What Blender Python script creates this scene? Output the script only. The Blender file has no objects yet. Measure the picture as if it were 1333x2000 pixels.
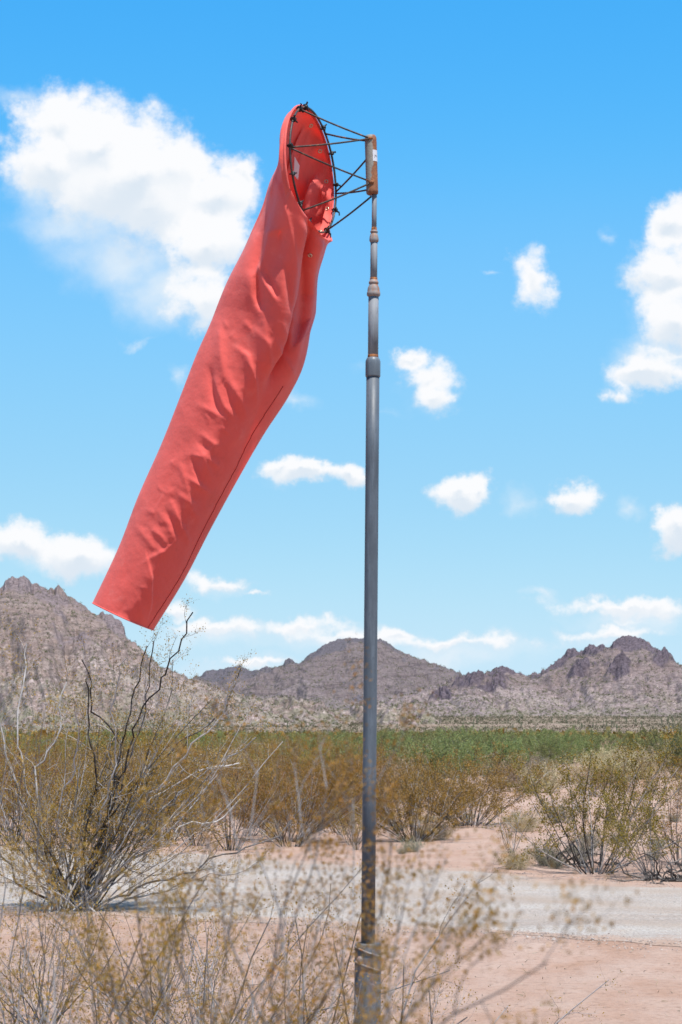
import bpy, math, random, os
import numpy as np
from mathutils import Vector, noise as mnoise

R = math.radians
sc = bpy.context.scene
COL = sc.collection
F = 3889.0                       # focal length in pixels of the 2000 px high photograph
PITCH = math.atan(430 / F)
CAMZ = 1.6
cp, sp = math.cos(PITCH), math.sin(PITCH)


def nrm(v):
    return v / np.linalg.norm(v)


def ray(px, py):
    u, v = (px - 666.5) / F, (1000 - py) / F
    return np.array((u, cp - sp * v, sp + cp * v))


CAM = np.array((0, 0, CAMZ))


def at(px, py, d):               # point at camera depth d
    return CAM + ray(px, py) * d


def atY(px, py, Y):              # point in the plane y = Y
    r = ray(px, py)
    return CAM + r * (Y / r[1])


def ground_at(px, py):
    r = ray(px, py)
    return CAM + r * (-CAMZ / r[2])


def proj(P):
    x = P[..., 0]
    y = P[..., 1]
    z = P[..., 2] - CAMZ
    d = y * cp + z * sp
    v = -y * sp + z * cp
    return 666.5 + F * x / d, 1000 - F * v / d


# ------------------------------------------------------------------ helpers
def mesh_np(name, V, faces, smooth=False):
    """V (n,3); faces: (m,k) int array or list of such arrays"""
    me = bpy.data.meshes.new(name)
    V = np.asarray(V, np.float32)
    fl = faces if isinstance(faces, list) else [faces]
    fl = [np.asarray(f, np.int32) for f in fl if len(f)]
    loops = np.concatenate([f.ravel() for f in fl])
    tot = np.concatenate([np.full(len(f), f.shape[1], np.int32) for f in fl])
    start = np.concatenate([[0], np.cumsum(tot)[:-1]]).astype(np.int32)
    me.vertices.add(len(V))
    me.vertices.foreach_set('co', V.ravel())
    me.loops.add(len(loops))
    me.loops.foreach_set('vertex_index', loops)
    me.polygons.add(len(tot))
    me.polygons.foreach_set('loop_start', start)
    me.polygons.foreach_set('loop_total', tot)
    me.polygons.foreach_set('use_smooth', np.full(len(tot), smooth, bool))
    me.update(calc_edges=True)
    me.validate()
    return me


def link(name, me, mat=None, parent=None):
    o = bpy.data.objects.new(name, me)
    COL.objects.link(o)
    if mat and me is not None and not me.materials:
        me.materials.append(mat)
    if parent:
        o.parent = parent
    return o


def tag(o, label=None, cat=None, group=None, kind=None):
    if label:
        o['label'] = label
    if cat:
        o['category'] = cat
    if group:
        o['group'] = group
    if kind:
        o['kind'] = kind
    return o


def empty(name, loc=(0, 0, 0)):
    o = bpy.data.objects.new(name, None)
    o.location = loc
    o.empty_display_size = .1
    COL.objects.link(o)
    return o


def setw(me, attr, vals):
    a = me.attributes.new(attr, 'FLOAT', 'POINT')
    a.data.foreach_set('value', np.asarray(vals, np.float32))


class NT:
    def __init__(s, nt):
        s.nt = nt

    def n(s, t, **kw):
        nd = s.nt.nodes.new(t)
        for k, v in kw.items():
            if k.startswith('i_'):
                key = k[2:]
                nd.inputs[int(key) if key.isdigit() else key.replace('_', ' ')].default_value = v
            else:
                setattr(nd, k, v)
        return nd

    def l(s, a, b):
        s.nt.links.new(a, b)

    def math(s, op, a, b=None, c=None, clamp=False):
        nd = s.nt.nodes.new('ShaderNodeMath')
        nd.operation = op
        nd.use_clamp = clamp
        for i, x in enumerate((a, b, c)):
            if x is None:
                continue
            if isinstance(x, (int, float)):
                nd.inputs[i].default_value = x
            else:
                s.l(x, nd.inputs[i])
        return nd.outputs[0]

    def ramp(s, fac, stops, interp='LINEAR'):
        nd = s.nt.nodes.new('ShaderNodeValToRGB')
        cr = nd.color_ramp
        cr.interpolation = interp
        while len(cr.elements) > 1:
            cr.elements.remove(cr.elements[-1])
        for i, (p, c) in enumerate(stops):
            e = cr.elements[0] if i == 0 else cr.elements.new(p)
            e.position = p
            e.color = (*c, 1) if not isinstance(c, (int, float)) else (c, c, c, 1)
        s.l(fac, nd.inputs[0])
        return nd.outputs[0]

    def mix(s, fac, a, b, blend='MIX'):
        nd = s.nt.nodes.new('ShaderNodeMix')
        nd.data_type = 'RGBA'
        nd.blend_type = blend
        for idx, x in ((0, fac), (6, a), (7, b)):
            if isinstance(x, (int, float)):
                nd.inputs[idx].default_value = x
            elif isinstance(x, tuple):
                nd.inputs[idx].default_value = (*x, 1)
            else:
                s.l(x, nd.inputs[idx])
        return nd.outputs[2]

    def noise(s, vec, scale, detail=4, rough=.55, dim='3D', dist=0):
        nd = s.nt.nodes.new('ShaderNodeTexNoise')
        nd.noise_dimensions = dim
        nd.inputs['Scale'].default_value = scale
        nd.inputs['Detail'].default_value = detail
        nd.inputs['Roughness'].default_value = rough
        nd.inputs['Distortion'].default_value = dist
        if vec is not None:
            s.l(vec, nd.inputs['Vector'])
        return nd.outputs[0]


def material(name):
    m = bpy.data.materials.new(name)
    m.use_nodes = True
    t = NT(m.node_tree)
    b = m.node_tree.nodes['Principled BSDF']
    b.inputs['Specular IOR Level'].default_value = .3
    return m, t, b, m.node_tree.nodes['Material Output']


def bump(t, b, h, strength, dist):
    nd = t.n('ShaderNodeBump')
    nd.inputs['Strength'].default_value = strength
    nd.inputs['Distance'].default_value = dist
    t.l(h, nd.inputs['Height'])
    t.l(nd.outputs[0], b.inputs['Normal'])


# ------------------------------------------------------------------ camera, light, sky
cam = bpy.data.cameras.new('camera')
co_ = bpy.data.objects.new('camera', cam)
COL.objects.link(co_)
cam.sensor_fit = 'VERTICAL'
cam.sensor_height = 36
cam.lens = F / 2000 * 36
cam.clip_start = .05
cam.clip_end = 20000
co_.location = (0, 0, CAMZ)
co_.rotation_euler = (math.pi / 2 + PITCH, 0, 0)
cam.dof.use_dof = True
cam.dof.focus_distance = 12.0
cam.dof.aperture_fstop = 10.5
sc.camera = co_

EL, AZ = R(68), R(27)            # sun: high, camera side, to the right
SUN = np.array((math.cos(EL) * math.sin(AZ), -math.cos(EL) * math.cos(AZ), math.sin(EL)))
ld = bpy.data.lights.new('sun', 'SUN')
ld.energy = 4.15
ld.angle = R(.53)
ld.color = (1, .955, .88)
lo = bpy.data.objects.new('sun', ld)
COL.objects.link(lo)
lo.rotation_euler = Vector(SUN).to_track_quat('Z', 'Y').to_euler()
lo.location = (0, 0, 30)

sc.view_settings.view_transform = 'Standard'
sc.view_settings.look = 'None'
sc.view_settings.exposure = 1.0
sc.view_settings.gamma = 1
sc.render.engine = 'CYCLES'
sc.cycles.use_denoising = True
sc.cycles.max_bounces = 8
sc.cycles.diffuse_bounces = 3
sc.cycles.transparent_max_bounces = 6


def build_sky():
    w = bpy.data.worlds.new('World')
    sc.world = w
    w.use_nodes = True
    t = NT(w.node_tree)
    bg = w.node_tree.nodes['Background']
    bg.inputs[1].default_value = .05
    sky = t.n('ShaderNodeTexSky', sky_type='NISHITA', sun_disc=False, sun_elevation=EL,
              sun_rotation=math.pi - AZ, altitude=600, air_density=1, dust_density=.3, ozone_density=2)
    sc_ = t.n('ShaderNodeVectorMath', operation='SCALE')
    sc_.inputs['Scale'].default_value = .1
    t.l(sky.outputs[0], sc_.inputs[0])
    cur = t.n('ShaderNodeRGBCurve')
    pts = ([(0, 0), (.10, .035), (.139, .072), (.206, .20), (.342, .345), (.635, .565), (1, .66)],
           [(0, .1), (.15, .30), (.23, .44), (.329, .578), (.497, .682), (.696, .79), (1, .86)],
           [(0, .2), (.30, .80), (.401, .955), (.515, .985), (.64, .955), (1, .95)])
    for k, pp in enumerate(pts):
        c = cur.mapping.curves[k]
        c.points[0].location = pp[0]
        c.points[1].location = pp[-1]
        for p in pp[1:-1]:
            c.points.new(*p)
    cur.mapping.update()
    t.l(sc_.outputs[0], cur.inputs['Color'])
    # --- clouds, placed by world direction (gnomonic about +Y)
    tc = t.n('ShaderNodeTexCoord')
    sep = t.n('ShaderNodeSeparateXYZ')
    t.l(tc.outputs['Generated'], sep.inputs[0])
    ysafe = t.math('MAXIMUM', t.math('ABSOLUTE', sep.outputs[1]), .05)
    u = t.math('DIVIDE', sep.outputs[0], ysafe)
    v = t.math('DIVIDE', sep.outputs[2], ysafe)
    side = t.math('MULTIPLY', t.math('LESS_THAN', sep.outputs[1], 0), 7.3)   # other clouds behind
    uv = t.n('ShaderNodeCombineXYZ')
    t.l(t.math('ADD', u, side), uv.inputs[0])
    t.l(v, uv.inputs[1])
    t.l(side, uv.inputs[2])
    # warp
    def warp(scale, amt, src):
        nz = t.n('ShaderNodeTexNoise')
        nz.inputs['Scale'].default_value = scale
        nz.inputs['Detail'].default_value = 6
        nz.inputs['Roughness'].default_value = .6
        t.l(src, nz.inputs['Vector'])
        a = t.n('ShaderNodeVectorMath', operation='SUBTRACT')
        t.l(nz.outputs['Color'], a.inputs[0])
        a.inputs[1].default_value = (.5, .5, .5)
        b = t.n('ShaderNodeVectorMath', operation='MULTIPLY_ADD')
        t.l(a.outputs[0], b.inputs[0])
        b.inputs[1].default_value = (amt, amt * .8, 0)
        t.l(src, b.inputs[2])
        return b.outputs[0]
    w1 = warp(38, .030, uv.outputs[0])

    def uvp(px, py):
        r = ray(px, py)
        return r[0] / r[1], r[2] / r[1]

    def blobs(src, lst):
        acc = None
        for (px, py, rx, ry, wt) in lst:
            cu, cv = uvp(px, py)
            m = t.n('ShaderNodeVectorMath', operation='MULTIPLY_ADD')
            t.l(src, m.inputs[0])
            m.inputs[1].default_value = (F / rx, F / ry, 0)
            m.inputs[2].default_value = (-cu * F / rx, -cv * F / ry, 0)
            ln = t.n('ShaderNodeVectorMath', operation='LENGTH')
            t.l(m.outputs[0], ln.inputs[0])
            d = t.math('MULTIPLY_ADD', ln.outputs['Value'], -wt, wt)
            acc = d if acc is None else t.math('SMOOTH_MAX', acc, d, .25)
        return acc
    HARD = [(270, 370, 200, 140, 1.25), (200, 300, 150, 110, 1.20), (120, 262, 120, 95, 1.00), (215, 300, 165, 125, 1.00), (330, 350, 130, 120, 1.00), (420, 400, 105, 110, 1.00),
            (105, 335, 105, 90, 0.90), (400, 490, 115, 95, 1.00), (300, 420, 150, 100, 0.90), (390, 590, 70, 75, 0.80), (465, 335, 45, 55, 0.80),
            (1318, 440, 62, 70, 1.00), (1300, 540, 100, 85, 1.00), (1330, 640, 90, 80, 1.00), (1262, 735, 90, 38, 0.90),
            (1210, 772, 42, 26, 0.63), (1040, 545, 36, 62, 0.50), (1018, 575, 26, 34, 0.45), (835, 745, 66, 50, 0.77),
            (845, 780, 52, 46, 0.77), (800, 705, 36, 26, 0.68), (600, 922, 100, 31, 1.02), (545, 910, 61, 28, 0.87),
            (688, 930, 38, 28, 0.96), (908, 966, 73, 44, 1.01), (940, 955, 33, 33, 0.92), (1115, 978, 64, 41, 1.01),
            (1322, 1045, 56, 67, 1.17), (40, 1062, 80, 52, 1.12), (150, 1085, 112, 54, 1.12),
            (430, 1138, 80, 23, 0.69), (502, 1155, 43, 9, 0.55), (345, 1186, 36, 22, 0.69), (1235, 1183, 195, 22, 0.69),
            (1200, 1232, 111, 18, 0.55), (440, 1222, 140, 23, 0.66), (590, 1228, 125, 23, 0.55), (765, 1240, 58, 16, 0.66),
            (880, 1255, 195, 18, 0.55),
            (690, 1245, 125, 16, 0.55), (500, 1300, 83, 10, 0.55)]
    SOFT = [(575, 785, 48, 30, .60), (45, 195, 75, 33, .60), (1050, 1160, 39, 15, .60), (955, 527, 33, 10, .60), (1190, 455, 27, 30, .60), (355, 735, 30, 33, .60), (262, 655, 36, 12, .60), (1236, 1000, 39, 30, .60), (1022, 980, 60, 46, .60), (140, 430, 190, 90, .9), (350, 560, 160, 110, 1), (250, 500, 200, 110, .9), (60, 370, 80, 100, .8),
            (1290, 700, 130, 70, .9), (1330, 560, 130, 170, .9), (830, 765, 75, 60, .6), (130, 1100, 160, 36, 1),
            (440, 1240, 190, 40, .8), (640, 1250, 230, 40, .75), (900, 1275, 260, 44, .8), (1250, 1200, 190, 36, .9),
            (600, 935, 120, 22, .6), (1180, 1245, 120, 30, .7), (430, 1150, 80, 30, .7), (600, 1310, 500, 34, .5), (720, 715, 60, 14, .25), (760, 805, 50, 12, .25)]
    dh = blobs(w1, HARD)
    dlow = blobs(w1, [(a, b - .42 * d_, c_, d_, e_) for a, b, c_, d_, e_ in HARD])
    ds = blobs(warp(16, .03, w1), SOFT)
    nf = t.noise(uv.outputs[0], 60, 9, .62)
    nb = t.noise(uv.outputs[0], 22, 5, .55)
    e1 = t.math('ADD', dh, t.math('MULTIPLY_ADD', nf, 1.15, -.575))
    e1 = t.math('ADD', e1, t.math('MULTIPLY_ADD', nb, .7, -.35))
    mr = t.n('ShaderNodeMapRange', interpolation_type='SMOOTHSTEP')
    mr.inputs[1].default_value = -.12
    mr.inputs[2].default_value = .46
    under = t.n('ShaderNodeMapRange', interpolation_type='SMOOTHSTEP')
    under.inputs[1].default_value = .02
    under.inputs[2].default_value = .50
    under.inputs[4].default_value = .72
    t.l(t.math('ADD', t.math('SUBTRACT', dh, dlow), t.math('MULTIPLY_ADD', nb, .24, -.12)), under.inputs[0])
    t.l(t.math('SUBTRACT', e1, t.math('MULTIPLY', under.outputs[0], .34)), mr.inputs[0])
    e2 = t.math('ADD', ds, t.math('MULTIPLY_ADD', nb, .9, -.45))
    mr2 = t.n('ShaderNodeMapRange', interpolation_type='SMOOTHSTEP')
    mr2.inputs[1].default_value = 0
    mr2.inputs[2].default_value = 1.0
    mr2.inputs[4].default_value = .86
    t.l(e2, mr2.inputs[0])
    # clouds elsewhere in the sky (outside the part of it that the photograph shows)
    far = t.math('SUBTRACT', t.noise(uv.outputs[0], 2.6, 8, .6), .55)
    def soft(x, a, b):
        q = t.n('ShaderNodeMapRange', interpolation_type='SMOOTHSTEP')
        q.inputs[1].default_value = a
        q.inputs[2].default_value = b
        t.l(x, q.inputs[0])
        return q.outputs[0]
    out_ = t.math('MAXIMUM', soft(t.math('ABSOLUTE', t.math('ADD', u, side)), .27, .50), soft(v, .46, .70))
    mr3 = t.n('ShaderNodeMapRange', interpolation_type='SMOOTHSTEP')
    mr3.inputs[1].default_value = 0
    mr3.inputs[2].default_value = .12
    t.l(t.math('MULTIPLY', far, out_), mr3.inputs[0])
    hard = t.math('MAXIMUM', mr.outputs[0], mr3.outputs[0])
    shade = t.ramp(t.math('ADD', t.math('MULTIPLY', nb, .55), t.math('MULTIPLY', hard, .5)), [(.30, (.70, .81, .92)), (.60, (.97, .98, 1.0))])
    shade = t.mix(under.outputs[0], shade, (.64, .755, .875))
    c1 = t.mix(mr2.outputs[0], cur.outputs[0], (.80, .89, .97))
    c2 = t.mix(hard, c1, shade)
    # no clouds below the horizon
    up = t.math('GREATER_THAN', sep.outputs[2], -.02)
    c3 = t.mix(up, cur.outputs[0], c2)
    fin = t.n('ShaderNodeVectorMath', operation='SCALE')
    fin.inputs['Scale'].default_value = 10
    t.l(c3, fin.inputs[0])
    t.l(fin.outputs[0], bg.inputs[0])
    w.cycles.sampling_method = 'MANUAL'
    w.cycles.sample_map_resolution = 1024


build_sky()


# ------------------------------------------------------------------ shape helpers
def tube(pts, rad, sides=8, cap=True, V0=0):
    """returns (V, quads, tris) for a tube along pts with radii rad"""
    P = np.asarray(pts, float)
    r = np.broadcast_to(np.asarray(rad, float), (len(P),))
    T = np.gradient(P, axis=0)
    T /= np.linalg.norm(T, axis=1)[:, None] + 1e-12
    ref = np.array((0, 0, 1.)) if abs(T[0, 2]) < .9 else np.array((1., 0, 0))
    n0 = nrm(np.cross(T[0], ref))
    N = []
    for k in range(len(P)):
        n0 = n0 - T[k] * n0.dot(T[k])
        n0 = nrm(n0)
        N.append(n0)
    N = np.array(N)
    B = np.cross(T, N)
    a = np.linspace(0, 2 * np.pi, sides, endpoint=False)
    V = P[:, None, :] + r[:, None, None] * (np.cos(a)[None, :, None] * N[:, None, :] + np.sin(a)[None, :, None] * B[:, None, :])
    V = V.reshape(-1, 3)
    n = len(P)
    i = np.arange(n - 1)[:, None] * sides
    j = np.arange(sides)[None, :]
    j2 = (j + 1) % sides
    q = np.stack([i + j, i + j2, i + sides + j2, i + sides + j], -1).reshape(-1, 4)
    tris = np.zeros((0, 3), int)
    if cap:
        V = np.concatenate([V, P[:1], P[-1:]])
        c0, c1 = n * sides, n * sides + 1
        jj = np.arange(sides)
        t1 = np.stack([np.full(sides, c0), (jj + 1) % sides, jj], -1)
        t2 = np.stack([np.full(sides, c1), (n - 1) * sides + jj, (n - 1) * sides + (jj + 1) % sides], -1)
        tris = np.concatenate([t1, t2])
    return V, q + V0, tris + V0


class Geo:
    def __init__(s):
        s.V, s.f, s.n = [], [], 0

    def add(s, V, *faces):
        s.V.append(np.asarray(V, float))
        for f in faces:
            if len(f):
                s.f.append(np.asarray(f) + s.n)
        s.n += len(V)

    def tube(s, pts, rad, sides=8, cap=True):
        V, q, t = tube(pts, rad, sides, cap)
        s.add(V, q, t)

    def blob(s, c, r, seg=8, rings=6, scale=(1, 1, 1)):
        pts, rad = [], []
        for k in range(rings + 1):
            a = math.pi * k / rings
            pts.append((0, 0, -math.cos(a)))
            rad.append(max(math.sin(a), .02))
        V, q, t = tube(pts, rad, seg)
        s.add(V * r * np.array(scale) + np.asarray(c), q, t)

    def torus(s, c, axis, Rr, r, seg=20, sides=8):
        axis = nrm(np.asarray(axis, float))
        ref = np.array((0, 0, 1.)) if abs(axis[2]) < .9 else np.array((1., 0, 0))
        e1 = nrm(np.cross(axis, ref))
        e2 = np.cross(axis, e1)
        a = np.linspace(0, 2 * np.pi, seg, endpoint=False)
        b = np.linspace(0, 2 * np.pi, sides, endpoint=False)
        rad = np.cos(a)[:, None] * e1 + np.sin(a)[:, None] * e2
        V = np.asarray(c) + rad[:, None, :] * (Rr + r * np.cos(b))[None, :, None] + axis * (r * np.sin(b))[None, :, None]
        i = np.arange(seg)[:, None]
        j = np.arange(sides)[None, :]
        q = np.stack([i * sides + j, ((i + 1) % seg) * sides + j, ((i + 1) % seg) * sides + (j + 1) % sides, i * sides + (j + 1) % sides], -1).reshape(-1, 4)
        s.add(V.reshape(-1, 3), q)

    def make(s, name, mat=None, parent=None, smooth=True, origin=None):
        V = np.concatenate(s.V)
        if origin is not None:
            V = V - np.asarray(origin)
        tr = [f for f in s.f if f.shape[1] == 3]
        qu = [f for f in s.f if f.shape[1] == 4]
        fl = []
        if qu:
            fl.append(np.concatenate(qu))
        if tr:
            fl.append(np.concatenate(tr))
        return link(name, mesh_np(name, V, fl, smooth), mat, parent)


# ------------------------------------------------------------------ metal materials
def metal_mat(name, base, rust=0.0, dark=(.05, .05, .055), rough=.5, metallic=.0, scale=30):
    m, t, b, o = material(name)
    tc = t.n('ShaderNodeTexCoord')
    mp = t.n('ShaderNodeMapping')
    mp.inputs['Scale'].default_value = (1, 1, .35)
    t.l(tc.outputs['Object'], mp.inputs[0])
    n1 = t.noise(mp.outputs[0], scale, 6, .65)
    n2 = t.noise(mp.outputs[0], scale * 4, 4, .6)
    c = t.mix(t.ramp(n1, [(.35, 0.), (.7, 1.)]), tuple(x * .78 for x in base), tuple(x * 1.15 for x in base))
    mp3 = t.n('ShaderNodeMapping')
    mp3.inputs['Scale'].default_value = (1, 1, .05)
    t.l(tc.outputs['Object'], mp3.inputs[0])
    n5 = t.noise(mp3.outputs[0], scale * 2.2, 6, .7)
    c = t.mix(t.ramp(n5, [(.50, 0.), (.68, .55)]), c, tuple(x * 1.55 + .01 for x in base))
    c = t.mix(t.ramp(n2, [(.55, 0.), (.75, .65)]), c, tuple(x * .55 for x in base))
    if rust > 0:
        rc = t.mix(t.ramp(n2, [(.35, 0.), (.65, 1.)]), (.10, .035, .018), (.33, .13, .045))
        k = .72 - rust * .5
        c = t.mix(t.ramp(n1, [(k - .08, 0.), (k + .08, 1.)]), c, rc)
    t.l(c, b.inputs['Base Color'])
    b.inputs['Roughness'].default_value = rough
    b.inputs['Metallic'].default_value = metallic
    bump(t, b, n2, .25, .002)
    return m


M_POLE = metal_mat('grey pole paint', (.075, .090, .112), 0, rough=.5)
M_GALV = metal_mat('galvanised pipe', (.155, .165, .185), .1, rough=.62)
M_GALV2 = metal_mat('galvanised fitting', (.22, .212, .215), .34, rough=.6)
M_FIT = metal_mat('painted collar', (.105, .125, .15), .0, rough=.4)
M_RUST = metal_mat('rusty thread', (.16, .09, .06), .75, rough=.8)
M_ROD = metal_mat('rusty rod', (.034, .023, .021), .22, rough=.6, scale=60)
M_HOOP = metal_mat('dark hoop wire', (.035, .03, .03), .2, rough=.5, scale=60)
M_TIE = metal_mat('black tie', (.012, .012, .013), 0, rough=.5)
M_GROM = metal_mat('brass grommet', (.55, .47, .35), 0, rough=.3, metallic=.7)
M_POST = metal_mat('weathered post', (.095, .10, .11), .28, rough=.6, scale=14)


def build_pole():
    YB = 7.09
    root_top = atY(731, 470, YB)
    low = atY(718.5, 1930, YB)
    axis = nrm(root_top - low)
    base = low - axis * (low[2] / axis[2])          # where the post meets the ground
    root = empty('windsock_pole', tuple(base))
    tag(root, 'tall slender grey steel pole stepping down in diameter to the windsock', 'pole')

    def P(py):           # point on the axis at the photograph row py
        # solve along the axis
        z0, z1 = 0., 6.
        for _ in range(50):
            zm = (z0 + z1) / 2
            q = base + axis * zm
            if proj(q)[1] > py:
                z0 = zm
            else:
                z1 = zm
        return base + axis * z0

    def rad(w, py):
        q = P(py)
        d = (q[1] * cp + (q[2] - CAMZ) * sp)
        return w / 2 * d / F

    def lathe(name, prof, mat, seg=32):
        g = Geo()
        g.tube([P(y) for y, w in prof], [rad(w, y) for y, w in prof], seg)
        o = g.make(name, mat, root, True, origin=base)
        return o
    # lower post
    g = Geo()
    rp = rad(52, 1900)
    ptop = P(1842)
    g.tube([base - axis * .05, base + axis * .02, ptop - axis * .006, ptop, ptop], [rp, rp, rp, rp * .97, rp * .6], 32)
    g.make('post', M_POST, root, True, origin=base)
    g = Geo()
    for k, yy in enumerate((1858, 1886)):
        c = P(yy)
        g.torus(c, axis + np.array((.35, 0, .0)), rp * 1.06, .0035, 36, 8)
    g.blob(P(1872) + np.array((-rp * .6, -rp * .95, 0)), .012, scale=(1, .8, 1.1))
    g.make('tie_wire', M_GALV2, root, True, origin=base)
    lathe('pipe', [(1850, 27.5), (1500, 26.6), (1200, 26.3), (900, 26), (736, 25.8)], M_POLE, 40)
    lathe('collar', [(737, 26), (736, 28.6), (734, 29.4), (712, 29.4), (706, 29.2), (703, 27.6), (699, 23), (698, 20)], M_FIT, 40)
    lathe('rust_ring', [(699.5, 20.6), (698, 21.4), (694, 20.9), (693, 20)], M_RUST)
    lathe('pipe', [(702, 20.2), (640, 20.2), (578, 20)], M_GALV)
    lathe('reducer', [(580, 20), (579, 22), (577.5, 25.6), (575, 26.6), (571.5, 26), (570, 24.4), (567, 24.2), (562, 22.6), (558, 18.8), (556, 16.6),
                      (555, 16.6), (554, 19), (550.5, 19), (549.5, 16.6), (546, 14.6), (545, 13.4)], M_GALV2)
    lathe('rust_ring', [(548.5, 14.6), (547, 15), (543.5, 14.6), (542.5, 13.4)], M_RUST)
    lathe('pipe', [(552, 13.6), (510, 13.6), (472, 13.5)], M_GALV)
    lathe('reducer', [(474, 13.8), (472, 16.8), (469.5, 18.2), (467, 18.2), (465, 17.6), (462, 17), (458, 15), (456, 12), (455, 12.4), (454, 14.8), (451.5, 14.8), (450.5, 12), (449, 10)], M_GALV2)
    lathe('rust_ring', [(452, 10.8), (450, 11.2), (445, 10.6), (444, 9.6)], M_RUST)
    lathe('pipe', [(455, 9.8), (420, 9.6), (372, 9.6)], M_GALV)
    return P, axis, rad


P_POLE, POLE_AX, POLE_RAD = build_pole()

# ------------------------------------------------------------------ windsock
CU = np.array((0, -sp, cp))
S_N = nrm(np.array((.93, -.35, .05)))
S_AX = -S_N
S_UP = nrm(np.array((0, 0, 1)) - S_N * S_N[2])
S_SIDE = np.cross(S_N, S_UP)
S_C = at(606, 333, 7.36)
HOOP_R = .2345


def hoop_pt(th, r=HOOP_R, off=0.0):
    return S_C + (S_UP * math.cos(th) + S_SIDE * math.sin(th)) * r + S_N * off


def sd2(x, y):
    return nrm(np.array((x, 0, 0)) + CU * y)


STN = [  # arc length, centre px/py/depth, half axes, screen direction of the first axis, crease depth and angle
    (0.00, 606, 333, 7.360, .238, .238, None, 0, 125),
    (0.045, 592, 341, 7.365, .226, .238, (-.12, .99), .0, 125),
    (0.12, 597, 390, 7.370, .174, .240, (-.50, .86), .05, 125),
    (0.19, 583, 419, 7.380, .152, .236, (-.69, .72), .18, 126),
    (0.235, 575, 446, 7.385, .143, .230, (-.80, .60), .26, 127),
    (0.30, 556, 490, 7.395, .139, .205, (-.90, .42), .55, 128),
    (0.47, 527, 588, 7.410, .170, .186, (-.93, .37), .78, 126),
    (0.63, 500, 680, 7.422, .187, .170, (-.91, .41), .52, 128),
    (0.73, 475, 732, 7.430, .185, .166, (-.90, .44), .08, 132),
    (0.86, 440, 800, 7.440, .170, .158, (-.90, .44), 0, 132),
    (1.08, 389, 905, 7.460, .154, .150, (-.90, .44), 0, 132),
    (1.29, 341, 1002, 7.475, .146, .142, (-.90, .44), 0, 132),
    (1.50, 297, 1100, 7.490, .135, .133, (-.90, .44), 0, 132),
    (1.72, 241, 1204, 7.505, .123, .122, (-.91, .41), 0, 132),
]


def stroke(px, py, path, w, sharp=2.0, skew=0.0):
    """0..1 profile of a fold line drawn along path (list of px points)"""
    best = np.full(px.shape, 1e9)
    tt = np.zeros(px.shape)
    sg = np.zeros(px.shape)
    n = len(path) - 1
    for k in range(n):
        (x0, y0), (x1, y1) = path[k], path[k + 1]
        dx, dy = x1 - x0, y1 - y0
        L2 = dx * dx + dy * dy
        t = np.clip(((px - x0) * dx + (py - y0) * dy) / L2, 0, 1)
        ex, ey = px - (x0 + t * dx), py - (y0 + t * dy)
        d = np.hypot(ex, ey)
        m = d < best
        best = np.where(m, d, best)
        tt = np.where(m, (k + t) / n, tt)
        sg = np.where(m, np.sign(dx * ey - dy * ex), sg)
    ww = w * (1 + skew * sg)
    along = np.clip(np.sin(np.pi * np.clip(tt * .86 + .07, 0, 1)), 0, 1) ** .7
    return np.exp(-(best / ww) ** sharp) * along


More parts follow.
